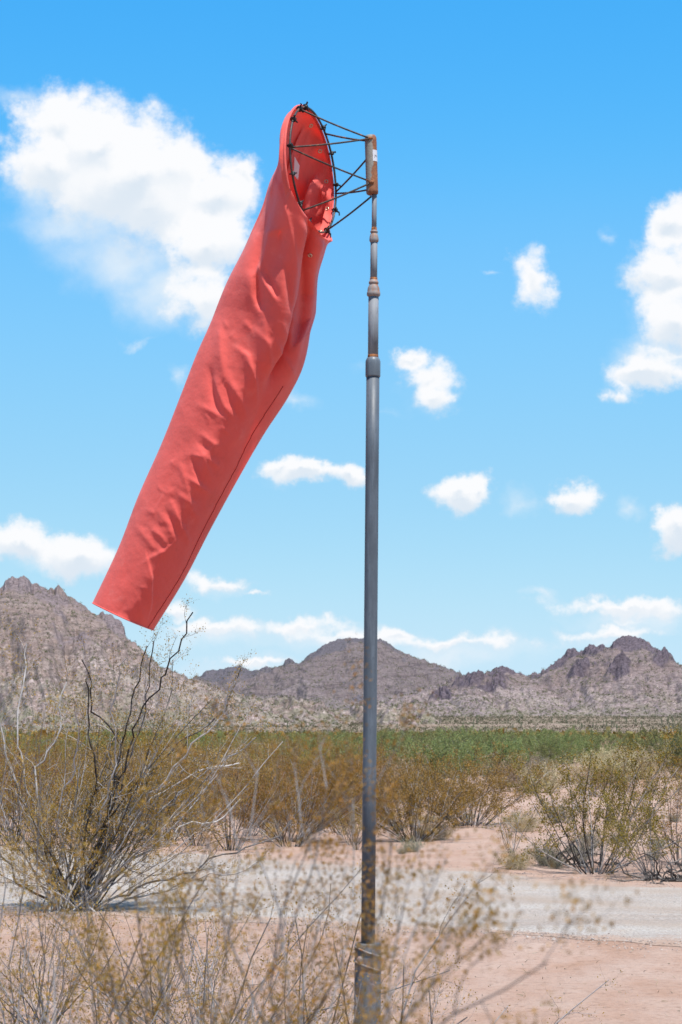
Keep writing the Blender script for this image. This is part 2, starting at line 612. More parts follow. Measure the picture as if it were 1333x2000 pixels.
def sock_mesh(NU, NV):
    ss = np.array([s[0] for s in STN])
    L = ss[-1]
    rows = []
    for s in STN:
        if s[6] is None:
            c, u, sd = S_C, S_UP, S_SIDE
        else:
            c = at(s[1], s[2], s[3])
            u = sd2(*s[6])
            k = min(1, s[0] / .35)
            sd = S_SIDE * (1 - k) + np.array((-.12, -.99, 0)) * k
            sd = nrm(sd - u * sd.dot(u))
        rows.append(np.concatenate([c, [s[4], s[5]], u, sd, [s[7], s[8]]]))
    rows = np.array(rows)
    m = np.gradient(rows, ss, axis=0)

    def ev(x):
        k = max(min(np.searchsorted(ss, x, side='right') - 1, len(ss) - 2), 0)
        h = ss[k + 1] - ss[k]
        t = (x - ss[k]) / h
        return (2 * t**3 - 3 * t**2 + 1) * rows[k] + (t**3 - 2 * t**2 + t) * h * m[k] + (-2 * t**3 + 3 * t**2) * rows[k + 1] + (t**3 - t**2) * h * m[k + 1]
    th = 2 * np.pi * np.arange(NV) / NV

    def ang(deg):
        return (th - math.radians(deg) + np.pi) % (2 * np.pi) - np.pi
    out = np.zeros((NU + 1, NV, 3))
    outn = np.zeros((NU + 1, NV, 3))
    for i in range(NU + 1):
        x = L * (i / NU) ** 1.12
        r = ev(x)
        c, a, b = r[:3], r[3], r[4]
        u = nrm(r[5:8])
        sd = r[8:11]
        sd = nrm(sd - u * sd.dot(u))
        nd, na = max(r[11], 0), r[12]
        d = ang(na)
        f = 1 - nd * np.exp(-(d / .20) ** 2) + .25 * nd * np.exp(-((d + .38) / .24) ** 2) + .10 * nd * np.exp(-((d - .4) / .25) ** 2)
        kk = min(1, max(0, (x - .25) / .3))
        pw = 2 - .52 * kk
        ar = ang(102)
        f = f * (np.abs(np.cos(ar)) ** pw + np.abs(np.sin(ar)) ** pw + 1e-9) ** (-1 / pw) * (1 + .03 * kk)
        # the loose rim hangs a little outside the hoop low on the near side
        rim = math.exp(-(x / .10) ** 2)
        f = f * (1 + rim * .085 * np.exp(-(ang(128) / .75) ** 2))
        t2 = th + nd * .35 * np.exp(-((d + .22) / .2) ** 2)
        cu, su = np.cos(t2) * a * f, np.sin(t2) * b * f
        # pleats where the cloth is gathered on the hoop
        pl = (math.exp(-((x - .10) / .16) ** 2)) * min(1, x / .03)
        g = 1 + pl * (.030 * np.sin(9 * th + 1.1 + 5 * x) + .022 * np.sin(15 * th + .5 - 7 * x)) * (.35 + .65 * (np.cos(th - math.radians(270)) * .5 + .5))
        out[i] = c + np.outer(cu * g, u) + np.outer(su * g, sd)
        outn[i] = np.outer(np.cos(t2), u) + np.outer(np.sin(t2), sd)
    outn /= np.linalg.norm(outn, axis=2)[..., None]
    # sculpted folds on the side towards the camera
    view = CAM - out
    view /= np.linalg.norm(view, axis=2)[..., None]
    facing = np.clip((outn * view).sum(2) * 2.2 + .15, 0, 1)
    facing *= ((th > R(15)) & (th < R(200)))[None, :]
    px, py = proj(out)
    D = np.zeros(px.shape)
    Z2 = lambda pts: [(x / 2.083 + 160, y / 2.083 + 600) for x, y in pts]
    Z6 = lambda pts: [(x / 4.65 + 480, y / 4.65 + 330) for x, y in pts]
    folds = [
        # upper part, below the hoop: (path, width px, height m, skew)
        (Z6([(295, 140), (380, 420), (440, 720), (470, 960)]), 9, .012, .5),
        (Z6([(215, 260), (120, 560), (85, 900), (120, 1200)]), 13, -.030, -.2),
        (Z6([(200, 600), (150, 830), (60, 980), (60, 1150), (110, 1290)]), 9, .012, .2),
        (Z6([(95, 950), (100, 1120), (140, 1260)]), 5, -.012, 0),
        (Z6([(120, 900), (170, 1040), (270, 1200)]), 10, .018, .3),
        (Z6([(190, 930), (260, 1090), (290, 1170)]), 5, -.014, 0),
        (Z6([(190, 580), (260, 570), (330, 550)]), 8, .012, -.3),
        (Z6([(320, 560), (330, 680)]), 6, -.010, 0),
        (Z6([(380, 900), (395, 1090), (420, 1280)]), 6, -.016, 0),
        (Z6([(330, 900), (350, 1150), (330, 1400), (400, 1640)]), 11, .010, .3),
        (Z6([(150, 1290), (180, 1500), (210, 1700), (215, 1830)]), 9, .008, .4),
        (Z6([(250, 1500), (330, 1700), (435, 1860)]), 10, .012, .4),
        (Z6([(0, 1700), (60, 1830), (100, 1990)]), 8, .010, 0),
        # middle
        (Z2([(565, 80), (570, 200), (585, 310)]), 11, .012, .2),
        (Z2([(520, 255), (535, 350), (565, 435)]), 7, -.014, 0),
        (Z2([(540, 300), (575, 400), (620, 455)]), 8, .012, 0),
        (Z2([(630, 165), (680, 200), (690, 260)]), 7, .008, .3),
        (Z2([(600, 290), (640, 370), (670, 440)]), 8, .010, 0),
        (Z2([(590, 320), (610, 390), (640, 455)]), 5, -.008, 0),
        (Z2([(690, 250), (705, 310), (714, 385)]), 7, .009, .4),
        (Z2([(700, 90), (760, 150), (770, 260)]), 12, .010, .4),
        (Z2([(480, 400), (560, 440), (600, 470)]), 7, .007, 0),
        (Z2([(490, 520), (540, 560), (520, 590)]), 7, .009, 0),
        (Z2([(440, 600), (490, 610), (525, 690)]), 8, .011, .2),
        (Z2([(470, 575), (530, 630), (560, 650)]), 7, .009, 0),
        (Z2([(450, 610), (470, 660), (490, 720)]), 5, -.010, 0),
        (Z2([(430, 690), (470, 720), (520, 760)]), 7, .008, 0),
        (Z2([(400, 640), (425, 720), (440, 790)]), 7, .006, 0),
        (Z2([(395, 760), (440, 800), (470, 860)]), 8, .010, 0),
        (Z2([(370, 800), (400, 880), (435, 950)]), 7, .010, .3),
        (Z2([(345, 830), (370, 880), (390, 930)]), 5, -.007, 0),
        (Z2([(310, 830), (350, 880), (380, 960)]), 8, .007, 0),
        (Z2([(280, 900), (320, 930), (350, 970)]), 7, .008, 0),
        (Z2([(230, 900), (280, 960), (330, 1000)]), 7, .006, 0),
        (Z2([(340, 960), (420, 900), (450, 840)]), 7, .006, 0),
        (Z2([(270, 1030), (285, 1100), (280, 1200), (275, 1240)]), 9, .013, .75),
        (Z2([(270, 1025), (340, 990), (400, 930)]), 8, .010, .5),
        (Z2([(180, 1190), (160, 1240), (220, 1270)]), 9, -.006, 0),
        (Z2([(230, 1180), (240, 1230), (250, 1270)]), 7, .006, 0),
        (Z2([(600, 560), (640, 520), (660, 480)]), 8, .006, 0),
        (Z2([(760, 330), (700, 480), (640, 620)]), 14, -.008, 0),
        (Z2([(620, 690), (530, 860), (440, 1030)]), 12, -.007, 0),
    ]
    for path, w, h, sk in folds:
        D += h * .85 * stroke(px, py, path, w, 1.6, sk)
    rg = np.random.default_rng(11)
    for k in range(70):
        s = rg.uniform(.02, .98)
        y = 600 + s * 590
        xc = np.interp(y, [600, 700, 800, 900, 1000, 1100, 1200], [510, 490, 440, 385, 338, 292, 250])
        x = xc + rg.normal(0, 1) * (46 - 22 * s)
        a = rg.normal(1.0, .45)
        l = rg.uniform(12, 34)
        bend = rg.normal(0, 7)
        path = [(x, y), (x + l * math.cos(a) * .5 + bend, y + l * math.sin(a) * .5), (x + l * math.cos(a), y + l * math.sin(a))]
        D += rg.choice((1, 1, -1)) * rg.uniform(.0008, .0028) * stroke(px, py, path, rg.uniform(3.0, 7), 1.7, rg.uniform(-.4, .4))
    out = out + outn * (D * facing)[..., None]
    # the slack panel at the lower right of the bend: pushed in above, then a shelf that faces the sky
    pushv = np.array((.06, .99, 0))
    tri = np.clip(1 - np.abs((px - 600) / 34), 0, 1) ** .6
    yline = 655 - (px - 600) * .9
    band = np.clip((py - 492) / 70, 0, 1) * np.clip((yline - py) / 46, 0, 1)
    right = np.clip((px - np.interp(py, [460, 520, 600, 700], [574, 578, 573, 566])) / 10, 0, 1) * (np.clip((th - R(105)) / R(14), 0, 1) * np.clip((R(222) - th) / R(26), 0, 1))[None, :]
    out = out + pushv * (band * right * .12)[..., None]
    # inside of the far wall: slack diagonal folds
    back = np.clip(-np.cos(th - R(90)) * 1.6, 0, 1)[None, :] * np.exp(-((np.linspace(0, L, NU + 1) - .16) / .17) ** 2)[:, None] * np.clip(np.linspace(0, L, NU + 1) / .05, 0, 1)[:, None]
    wv = np.zeros(px.shape)
    for k in range(12):
        x0 = rg.uniform(588, 652)
        y0 = rg.uniform(225, 370)
        wv += rg.choice((1, 1, -.7)) * rg.uniform(.022, .042) * stroke(px, py, [(x0, y0), (x0 - 14, y0 + 50), (x0 - 34, y0 + 120)], rg.uniform(4, 8), 1.5, .4)
    out = out + np.array((-.2, -.98, 0)) * (wv * back)[..., None]
    return out


def fabric_mat():
    m, t, b, o = material('red windsock fabric')
    tc = t.n('ShaderNodeTexCoord')
    n1 = t.noise(tc.outputs['Object'], 3.2, 5, .6)
    n2 = t.noise(tc.outputs['Object'], 55, 4, .6)
    n7 = t.noise(tc.outputs['Object'], 9, 6, .7)
    c = t.mix(t.ramp(n1, [(.3, 0.), (.7, 1.)]), (.68, .088, .072), (.76, .118, .098))
    c = t.mix(t.ramp(n2, [(.45, 0.), (.75, .22)]), c, (.70, .11, .10))
    c = t.mix(t.ramp(n7, [(.54, 0.), (.74, .5)]), c, (.46, .075, .06))
    c = t.mix(t.ramp(n7, [(.28, .45), (.42, 0.)]), c, (.80, .20, .17))
    t.l(c, b.inputs['Base Color'])
    b.inputs['Roughness'].default_value = .48
    b.inputs['Specular IOR Level'].default_value = .1
    b.inputs['Sheen Weight'].default_value = .14
    b.inputs['Sheen Roughness'].default_value = .75
    n3 = t.noise(tc.outputs['Object'], 16, 3, .5)
    n4 = t.noise(tc.outputs['Object'], 900, 2, .5)
    h = t.math('ADD', n3, t.math('MULTIPLY', n4, .03))
    bump(t, b, h, .22, .02)
    tr = t.n('ShaderNodeBsdfTranslucent')
    tr.inputs[0].default_value = (.92, .020, .010, 1)
    mx = t.n('ShaderNodeMixShader')
    mx.inputs[0].default_value = .22
    t.l(b.outputs[0], mx.inputs[1])
    t.l(tr.outputs[0], mx.inputs[2])
    t.l(mx.outputs[0], o.inputs[0])
    return m


def plain(name, col, rough=.6):
    m, t, b, o = material(name)
    tc = t.n('ShaderNodeTexCoord')
    n1 = t.noise(tc.outputs['Object'], 40, 4, .6)
    t.l(t.mix(n1, tuple(x * .85 for x in col), tuple(min(1, x * 1.1) for x in col)), b.inputs['Base Color'])
    b.inputs['Roughness'].default_value = rough
    return m


def build_windsock():
    NU, NV = 330, 256
    co = sock_mesh(NU, NV)
    S0 = P_POLE(375)
    root = empty('windsock', tuple(S0))
    tag(root, 'faded red windsock hanging limp from a rusty hoop and rods', 'windsock')
    i = np.arange(NU)[:, None]
    j = np.arange(NV)[None, :]
    q = np.stack([i * NV + j, (i + 1) * NV + j, (i + 1) * NV + (j + 1) % NV, i * NV + (j + 1) % NV], -1).reshape(-1, 4)
    MF = fabric_mat()
    sock = link('fabric_sock', mesh_np('fabric_sock', co.reshape(-1, 3) - S0, q, True), MF, root)

    def cloth_pt(i, deg, off=0.0):
        j = int(round(deg / 360 * NV)) % NV
        i = int(np.clip(i, 0, NU))
        p = co[i, j]
        n_ = np.cross(co[min(i + 1, NU), j] - co[max(i - 1, 0), j], co[i, (j + 1) % NV] - co[i, j - 1])
        c = co[i].mean(0)
        n_ = nrm(n_)
        if n_.dot(p - c) < 0:
            n_ = -n_
        return p + n_ * off, n_
    # seam along the lower edge, and the hems at both ends
    MS = plain('dark seam', (.36, .02, .02))
    g = Geo()
    pts = [cloth_pt(k, 160 + 5 * math.sin(k * .03), .0008)[0] for k in range(150, NU + 1, 2)]
    g.tube(pts, .0015, 6)
    g.make('seam', MS, sock, True, origin=S0)
    g = Geo()
    g.tube([cloth_pt(NU, d, .0)[0] for d in range(0, 361, 4)], .0026, 6, cap=False)
    g.make('tail_hem', MF, sock, True, origin=S0)
    g = Geo()
    g.tube([cloth_pt(0, d, .0)[0] for d in range(0, 361, 4)], .0045, 6, cap=False)
    g.make('mouth_hem', MF, sock, True, origin=S0)
    g = Geo()
    c, n_ = cloth_pt(0, 0)
    # grommet on the loose corner under the hoop
    px, py = proj(co)
    fr = np.zeros(px.shape, bool)
    fr[:, int(NV * .2):int(NV * .52)] = True
    d2 = np.where(fr, (px - 608) ** 2 + (py - 497) ** 2, 1e9)
    ii, jj = np.unravel_index(np.argmin(d2), d2.shape)
    gp, gn = cloth_pt(ii, jj / NV * 360, .003)
    g.torus(gp, gn, .0065, .0026, 16, 6)
    g.make('grommet', M_GROM, sock, True, origin=S0)
    # white label sewn inside, on the far wall
    g = Geo()
    d2 = np.where(~fr, (px - 581) ** 2 + (py - 330) ** 2, 1e9)
    d2[:, :int(NV * .55)] = 1e9
    ii, jj = np.unravel_index(np.argmin(d2), d2.shape)
    lp = co[ii, jj]
    dl = np.linalg.norm(lp - CAM) - .035
    quad = [CAM + nrm(ray(*p)) * dl for p in ((576, 306), (585.5, 323), (582.5, 351), (574, 341))]
    quad = np.array(quad)
    back = quad + np.array((0, .002, 0))
    g.add(np.concatenate([quad, back]), np.array([(0, 1, 2, 3), (7, 6, 5, 4), (0, 4, 5, 1), (1, 5, 6, 2), (2, 6, 7, 3), (3, 7, 4, 0)]))
    g.make('label_patch', plain('white label', (.82, .82, .84)), sock, False, origin=S0)
    # hoop
    g = Geo()
    g.torus(S_C + S_N * .014, S_N, HOOP_R - .004, .0042, 96, 8)
    g.make('hoop', M_HOOP, root, True, origin=S0)

    def th_near(x, y):
        best, bt = 1e9, 0
        for k in range(720):
            t_ = k / 720 * 2 * math.pi
            a, b = proj(hoop_pt(t_, HOOP_R - .004, .014))
            d = (a - x) ** 2 + (b - y) ** 2
            if d < best:
                best, bt = d, t_
        return bt
    Z1 = lambda x, y: (x / 4.166 + 480, y / 4.166 + 160)
    # ties with grommets
    for (x, y) in ((408, 180), (487, 182), (595, 388), (660, 590), (715, 840), (722, 1043), (675, 1225), (480, 1160), (400, 1000), (345, 752), (330, 520), (358, 295)):
        t_ = th_near(*Z1(x, y))
        p = hoop_pt(t_, HOOP_R - .004, .014)
        o_ = nrm(hoop_pt(t_) - S_C)
        tg = np.cross(S_N, o_)
        g = Geo()
        g.blob(p + S_N * .004, .0088, 10, 6, (1, 1, 1))
        g.torus(p, tg, .009, .0032, 12, 6)
        g.tube([p, p + o_ * .016 + S_N * .012, p + o_ * .024 + S_N * .010 - np.array((0, 0, .006))], [.004, .0032, .0025], 6)
        g.tube([p, p - o_ * .016 + S_N * .012], [.004, .0025], 6)
        tie = g.make('tie', M_TIE, root, True, origin=S0)
        if t_ < math.pi:
            continue
        gp, gn = cloth_pt(9, math.degrees(t_))
        g = Geo()
        g.torus(gp, gn, .0065, .0026, 14, 6)
        g.make('grommet', M_GROM, sock, True, origin=S0)
    # swivel sleeve on top of the pole
    top, bot = atY(724.2, 264, P_POLE(264)[1]), atY(727.6, 380, P_POLE(380)[1])
    sax = nrm(top - bot)
    SL = np.linalg.norm(top - bot)
    rs = 11.6 / 534
    g = Geo()
    g.tube([bot, bot + sax * .003, bot + sax * .012, bot + sax * .018, top - sax * .026, top - sax * .010, top - sax * .002, top],
           [rs * .80, rs * .98, rs * 1.03, rs, rs, rs * .98, rs * .80, rs * .3], 36)
    # a mix of bare grey metal and rust
    m, t, b, o = material('rusty sleeve')
    tc = t.n('ShaderNodeTexCoord')
    sep = t.n('ShaderNodeSeparateXYZ')
    t.l(tc.outputs['Object'], sep.inputs[0])
    n1 = t.noise(tc.outputs['Object'], 26, 6, .65)
    n2 = t.noise(tc.outputs['Object'], 110, 4, .6)
    grey = t.mix(n2, (.13, .12, .108), (.25, .23, .20))
    rust = t.mix(t.ramp(n2, [(.3, 0.), (.7, 1.)]), (.13, .045, .022), (.29, .115, .045))
    rust = t.mix(t.ramp(n1, [(.45, 0.), (.75, .8)]), rust, (.13, .05, .035))
    xm = t.math('ADD', t.math('MULTIPLY', sep.outputs[0], 40), t.math('MULTIPLY_ADD', n1, 1.1, -.05))
    low = t.math('MULTIPLY_ADD', sep.outputs[2], -9.0, 1.0, clamp=True)
    k = t.math('ADD', t.math('ADD', xm, t.math('MULTIPLY', low, .65)), .14)
    t.l(t.mix(t.ramp(k, [(.34, 0.), (.50, 1.)]), grey, rust), b.inputs['Base Color'])
    b.inputs['Roughness'].default_value = .62
    bump(t, b, n2, .35, .003)
    sleeve = g.make('swivel_sleeve', m, root, True, origin=S0)
    # sticker wrapped on the right of the sleeve
    def slv(py, deg, off=0.0):
        tt = (380 - py) / (380 - 264)
        c = bot + sax * SL * tt
        fwd = nrm(np.array((0, -1., 0)) - sax * sax.dot(np.array((0, -1., 0))))
        rt = nrm(np.cross(fwd, sax))
        if rt[0] < 0:
            rt = -rt
        a = math.radians(deg)
        return c + (fwd * math.cos(a) + rt * math.sin(a)) * (rs + off)
    V, Q = [], []
    ds = np.linspace(14, 84, 9)
    for d in ds:
        V += [slv(295.5, d, .0008), slv(317.5, d, .0008)]
    for d in ds:
        V += [slv(295.5, d, -.0005), slv(317.5, d, -.0005)]
    for k_ in range(8):
        Q.append((2 * k_, 2 * k_ + 1, 2 * k_ + 3, 2 * k_ + 2))
    g = Geo()
    g.add(np.array(V), np.array(Q))
    stk = g.make('sticker', plain('pale sticker', (.50, .50, .54)), sleeve, True, origin=S0)
    g = Geo()
    g.tube([slv(311, 30, .0012), slv(306.5, 42, .0012), slv(308.5, 60, .0012)], .0007, 5)
    g.tube([slv(306, 30, .0012), slv(305.6, 55, .0012)], .0005, 5)
    g.make('mark', M_TIE, stk, True, origin=S0)

    def A(py, deg):
        return slv(py, deg, -.003)
    rods = [((578, 204), A(273, -10)), ((633.6, 262), A(274, 150)), ((563, 288), A(273.5, -4)), ((563, 289), A(358, -6)),
            ((653, 375), A(302, 200)), ((654, 377.5), A(366, 170)), ((583.5, 414), A(359, -2)), ((640, 456), A(381, 190))]
    for (x, y), e in rods:
        t_ = th_near(x, y)
        p = hoop_pt(t_, HOOP_R - .004, .014)
        g = Geo()
        n = 9
        d = e - p
        pts = [p - d * .012 + d * 1.012 * k_ / (n - 1) - np.array((0, 0, .004)) * math.sin(math.pi * k_ / (n - 1)) for k_ in range(n)]
        g.tube(pts, .0034, 8)
        g.make('rod', M_ROD, root, True, origin=S0)
    g = Geo()
    for py_ in (273, 359):
        g = Geo()
        g.blob(slv(py_, -5, .000), .0075, 8, 6, (1.3, .7, .8))
        g.make('weld', M_RUST, sleeve, True, origin=S0)
    return root


build_windsock()


# ------------------------------------------------------------------ ground and road
def fract(x, y, z, oct_=4, H=.9):
    return mnoise.fractal(Vector((x, y, z)), H, 2.0, oct_)


def gz(x, y):
    """gentle relief of the flat"""
    r = math.hypot(x, y)
    a = .055 * mnoise.noise(Vector((x * .23, y * .16, 1.7))) + .022 * mnoise.noise(Vector((x * .8, y * .55, 4.2)))
    # a shallow hump along both shoulders of the road
    return a * min(1, max(0, 1.25 - r / 110)) if r < 140 else 0.0


def sand_mat():
    m, t, b, o = material('desert sand')
    geo = t.n('ShaderNodeNewGeometry')
    P = geo.outputs['Position']
    mp = t.n('ShaderNodeMapping')
    mp.inputs['Scale'].default_value = (1, .55, 1)
    t.l(P, mp.inputs[0])
    n0 = t.noise(mp.outputs[0], .35, 5, .6)
    n1 = t.noise(mp.outputs[0], 1.7, 6, .62)
    n2 = t.noise(P, 14, 6, .7)
    n3 = t.noise(P, 60, 4, .65)
    c = t.mix(t.ramp(n0, [(.35, 0.), (.65, 1.)]), (0.304, 0.190, 0.139), (0.345, 0.234, 0.185))
    c = t.mix(t.ramp(n1, [(.42, 0.), (.68, .75)]), c, (0.373, 0.277, 0.230))
    c = t.mix(t.ramp(n1, [(.30, .6), (.44, 0.)]), c, (0.275, 0.161, 0.105))
    c = t.mix(t.ramp(n2, [(.52, 0.), (.70, .75)]), c, (0.197, 0.121, 0.084))
    c = t.mix(t.ramp(n3, [(.60, 0.), (.75, .55)]), c, (0.211, 0.145, 0.113))
    # litter of dead leaves and twigs in drifts
    vo = t.n('ShaderNodeTexVoronoi', feature='F1')
    vo.inputs['Scale'].default_value = 9
    mp2 = t.n('ShaderNodeMapping')
    mp2.inputs['Scale'].default_value = (.7, 2.0, 1)
    t.l(P, mp2.inputs[0])
    t.l(mp2.outputs[0], vo.inputs['Vector'])
    lit = t.math('MULTIPLY', t.ramp(vo.outputs['Distance'], [(.06, 1.), (.16, 0.)]), t.ramp(n0, [(.40, .1), (.6, .9)]))
    c = t.mix(lit, c, (0.092, 0.058, 0.041))
    t.l(c, b.inputs['Base Color'])
    b.inputs['Roughness'].default_value = .95
    b.inputs['Specular IOR Level'].default_value = .1
    h = t.math('ADD', t.math('MULTIPLY', n1, 1.0), t.math('ADD', t.math('MULTIPLY', n2, .45), t.math('MULTIPLY', n3, .12)))
    bump(t, b, h, .8, .09)
    return m


def road_mat():
    m, t, b, o = material('pale gravel')
    geo = t.n('ShaderNodeNewGeometry')
    P = geo.outputs['Position']
    mp = t.n('ShaderNodeMapping')
    mp.inputs['Scale'].default_value = (.16, 1.0, 1)
    mp.inputs['Rotation'].default_value = (0, 0, .17)
    t.l(P, mp.inputs[0])
    n0 = t.noise(mp.outputs[0], 1.1, 4, .6)
    n1 = t.noise(P, 3.0, 5, .65)
    n2 = t.noise(P, 38, 5, .75)
    vo = t.n('ShaderNodeTexVoronoi', feature='F1')
    vo.inputs['Scale'].default_value = 30
    t.l(P, vo.inputs['Vector'])
    c = t.mix(t.ramp(n0, [(.38, 0.), (.62, 1.)]), (0.311, 0.257, 0.224), (0.394, 0.354, 0.322))
    c = t.mix(t.ramp(n1, [(.45, 0.), (.70, .55)]), c, (0.380, 0.298, 0.236))
    c = t.mix(t.ramp(n2, [(.47, 0.), (.62, .85)]), c, (0.180, 0.153, 0.133))
    c = t.mix(t.ramp(vo.outputs['Color'], [(.55, 0.), (.9, .28)]), c, (0.429, 0.410, 0.392))
    ed = t.n('ShaderNodeAttribute', attribute_name='edge')
    big = t.noise(P, .9, 5, .65)
    k = t.math('ADD', ed.outputs['Fac'], t.math('MULTIPLY_ADD', big, 1.5, -.75))
    k = t.math('ADD', k, t.math('MULTIPLY_ADD', n2, .5, -.25))
    lane = t.n('ShaderNodeAttribute', attribute_name='lane')
    c = t.mix(t.math('MULTIPLY', lane.outputs['Fac'], t.ramp(big, [(.3, .3), (.6, .9)])), c, (0.300, 0.236, 0.191))
    sand = t.mix(t.ramp(n1, [(.4, 0.), (.65, 1.)]), (0.311, 0.209, 0.157), (0.353, 0.261, 0.212))
    c = t.mix(t.ramp(k, [(.42, 0.), (.62, .92)]), c, sand)
    t.l(c, b.inputs['Base Color'])
    b.inputs['Roughness'].default_value = .95
    b.inputs['Specular IOR Level'].default_value = .1
    h = t.math('ADD', t.math('MULTIPLY', n2, .6), t.math('MULTIPLY', vo.outputs['Distance'], -.5))
    bump(t, b, t.math('ADD', h, n0), .8, .04)
    return m


M_SAND = sand_mat()
M_ROAD = road_mat()


def build_ground():
    xs = np.concatenate([[-9000, -4000, -1500, -600, -250, -120, -60, -35, -22], np.arange(-14, 14.01, .2), [22, 35, 60, 120, 250, 600, 1500, 4000, 9000]])
    ys = np.concatenate([[-9000, -3000, -900, -300, -90, -30, -12, -5, -1], np.arange(1, 50, .22), np.arange(50, 120, 1.5), [130, 145, 170, 210, 280, 400, 600, 1000, 2000, 4000, 9000]])
    X, Y = np.meshgrid(xs, ys)
    Z = np.array([[gz(x, y) for x in xs] for y in ys])
    V = np.stack([X, Y, Z], -1).reshape(-1, 3)
    nx, ny = len(xs), len(ys)
    i = np.arange(ny - 1)[:, None] * nx
    j = np.arange(nx - 1)[None, :]
    q = np.stack([i + j, i + j + 1, i + nx + j + 1, i + nx + j], -1).reshape(-1, 4)
    g = link('ground', mesh_np('ground', V, q, True), M_SAND)
    tag(g, kind='structure')
    # gravel road, slightly askew to the view
    xs = np.arange(-30, 30.01, .16)

    def near(x):
        p = [(-30, 21.0), (-3.2, 18.3), (.2, 16.6), (1.2, 16.3), (2.6, 15.0), (30, 7.0)]
        return np.interp(x, [a for a, _ in p], [b for _, b in p])

    def far(x):
        p = [(-30, 38.0), (-4.9, 29.0), (.2, 24.6), (1.45, 23.6), (3.7, 21.0), (30, 13.0)]
        return np.interp(x, [a for a, _ in p], [b for _, b in p])
    NV = 60
    V = []
    for x in xs:
        a = near(x) + .30 * fract(x * .9, 3.1, 0, 5) + .10 * fract(x * 4, 8, 0, 3)
        b = far(x) + .45 * fract(x * .7, 9.1, 5, 5) + .14 * fract(x * 4, 1, 3, 3)
        for k in range(NV + 1):
            y = a + (b - a) * k / NV
            V.append((x, y, gz(x, y) + .003 + .012 * min(1, 4 * math.sin(math.pi * k / NV))))
    n = len(xs)
    i = np.arange(n - 1)[:, None] * (NV + 1)
    j = np.arange(NV)[None, :]
    q = np.stack([i + j, i + NV + 1 + j, i + NV + 1 + j + 1, i + j + 1], -1).reshape(-1, 4)
    me = mesh_np('road', np.array(V), q, True)
    kk = np.tile(np.arange(NV + 1) / NV, n)
    setw(me, 'edge', np.maximum(np.exp(-kk / .07), np.exp(-(1 - kk) / .13)))
    setw(me, 'lane', np.clip(np.exp(-((kk - .52) / .07) ** 2) + .8 * np.exp(-((kk - .86) / .08) ** 2) + .7 * np.exp(-((kk - .25) / .05) ** 2), 0, 1))
    r = link('road', me, M_ROAD)
    tag(r, kind='structure')
    return near, far


road_near, road_far = build_ground()

# ------------------------------------------------------------------ hills
def hill_mat(name, base, dark, pale, warm):
    m, t, b, o = material(name)
    geo = t.n('ShaderNodeNewGeometry')
    P = geo.outputs['Position']
    n0 = t.noise(P, .02, 6, .6)
    n1 = t.noise(P, .11, 6, .65)
    n2 = t.noise(P, .55, 6, .7)
    n3 = t.noise(P, 1.3, 4, .75)
    hg = t.n('ShaderNodeAttribute', attribute_name='hgt')
    at_ = t.n('ShaderNodeAttribute', attribute_name='rock')
    c = t.mix(t.ramp(n0, [(.38, 0.), (.62, 1.)]), base, warm)
    c = t.mix(t.ramp(n1, [(.48, 0.), (.66, .8)]), c, pale)
    c = t.mix(t.ramp(n2, [(.51, 0.), (.60, .9)]), c, tuple(x * .36 for x in base))
    c = t.mix(t.ramp(n2, [(.36, .9), (.45, 0.)]), c, tuple(min(1, x * 1.25) for x in pale))
    olive = t.math('MULTIPLY', t.ramp(n1, [(.44, 0.), (.60, .75)]), t.ramp(hg.outputs['Fac'], [(.10, 1.), (.42, .15)]))
    c = t.mix(olive, c, (.125, .118, .070))
    hk = t.math('ADD', hg.outputs['Fac'], t.math('MULTIPLY_ADD', n0, 1.2, -.6))
    c = t.mix(t.ramp(hk, [(.25, 0.), (.6, .6)]), c, tuple(x * .72 for x in warm))
    c = t.mix(t.ramp(n3, [(.57, 0.), (.66, .45)]), c, tuple(x * .42 for x in base))
    mpz = t.n('ShaderNodeMapping')
    mpz.inputs['Scale'].default_value = (.035, .035, .42)
    t.l(P, mpz.inputs[0])
    n4 = t.noise(mpz.outputs[0], 1.0, 6, .7, dist=.6)
    c = t.mix(t.math('MULTIPLY', t.ramp(n4, [(.53, 0.), (.58, .8), (.64, .8), (.70, 0.)]), t.ramp(hk, [(.1, .15), (.45, 1.)])), c, tuple(x * .42 for x in base))
    c = t.mix(t.ramp(n3, [(.34, .5), (.42, 0.)]), c, tuple(min(1, x * 1.2) for x in pale))
    rk = t.math('ADD', at_.outputs['Fac'], t.math('MULTIPLY_ADD', n1, .7, -.35))
    rk = t.ramp(rk, [(.32, 0.), (.50, 1.)])
    dk = t.mix(t.ramp(n2, [(.35, 0.), (.62, 1.)]), dark, tuple(x * 2.6 for x in dark))
    c = t.mix(rk, c, dk)
    t.l(c, b.inputs['Base Color'])
    b.inputs['Roughness'].default_value = .95
    b.inputs['Specular IOR Level'].default_value = .05
    h = t.math('ADD', t.math('MULTIPLY', n1, 2.2), n2)
    bump(t, b, h, .45, 1.1)
    return m


M_HILL1 = hill_mat('near hill rock', (0.220, 0.172, 0.161), (0.074, 0.058, 0.059), (0.338, 0.276, 0.262), (0.191, 0.138, 0.122))
M_HILL2 = hill_mat('far hill rock', (0.158, 0.127, 0.133), (0.044, 0.039, 0.044), (0.228, 0.187, 0.185), (0.139, 0.109, 0.109))
M_HILL3 = hill_mat('right hill rock', (0.196, 0.154, 0.152), (0.044, 0.035, 0.041), (0.287, 0.229, 0.222), (0.173, 0.129, 0.125))
M_BAJ = hill_mat('bajada gravel', (0.243, 0.178, 0.143), (0.110, 0.071, 0.060), (0.339, 0.260, 0.216), (0.213, 0.142, 0.110))
HILLS = []


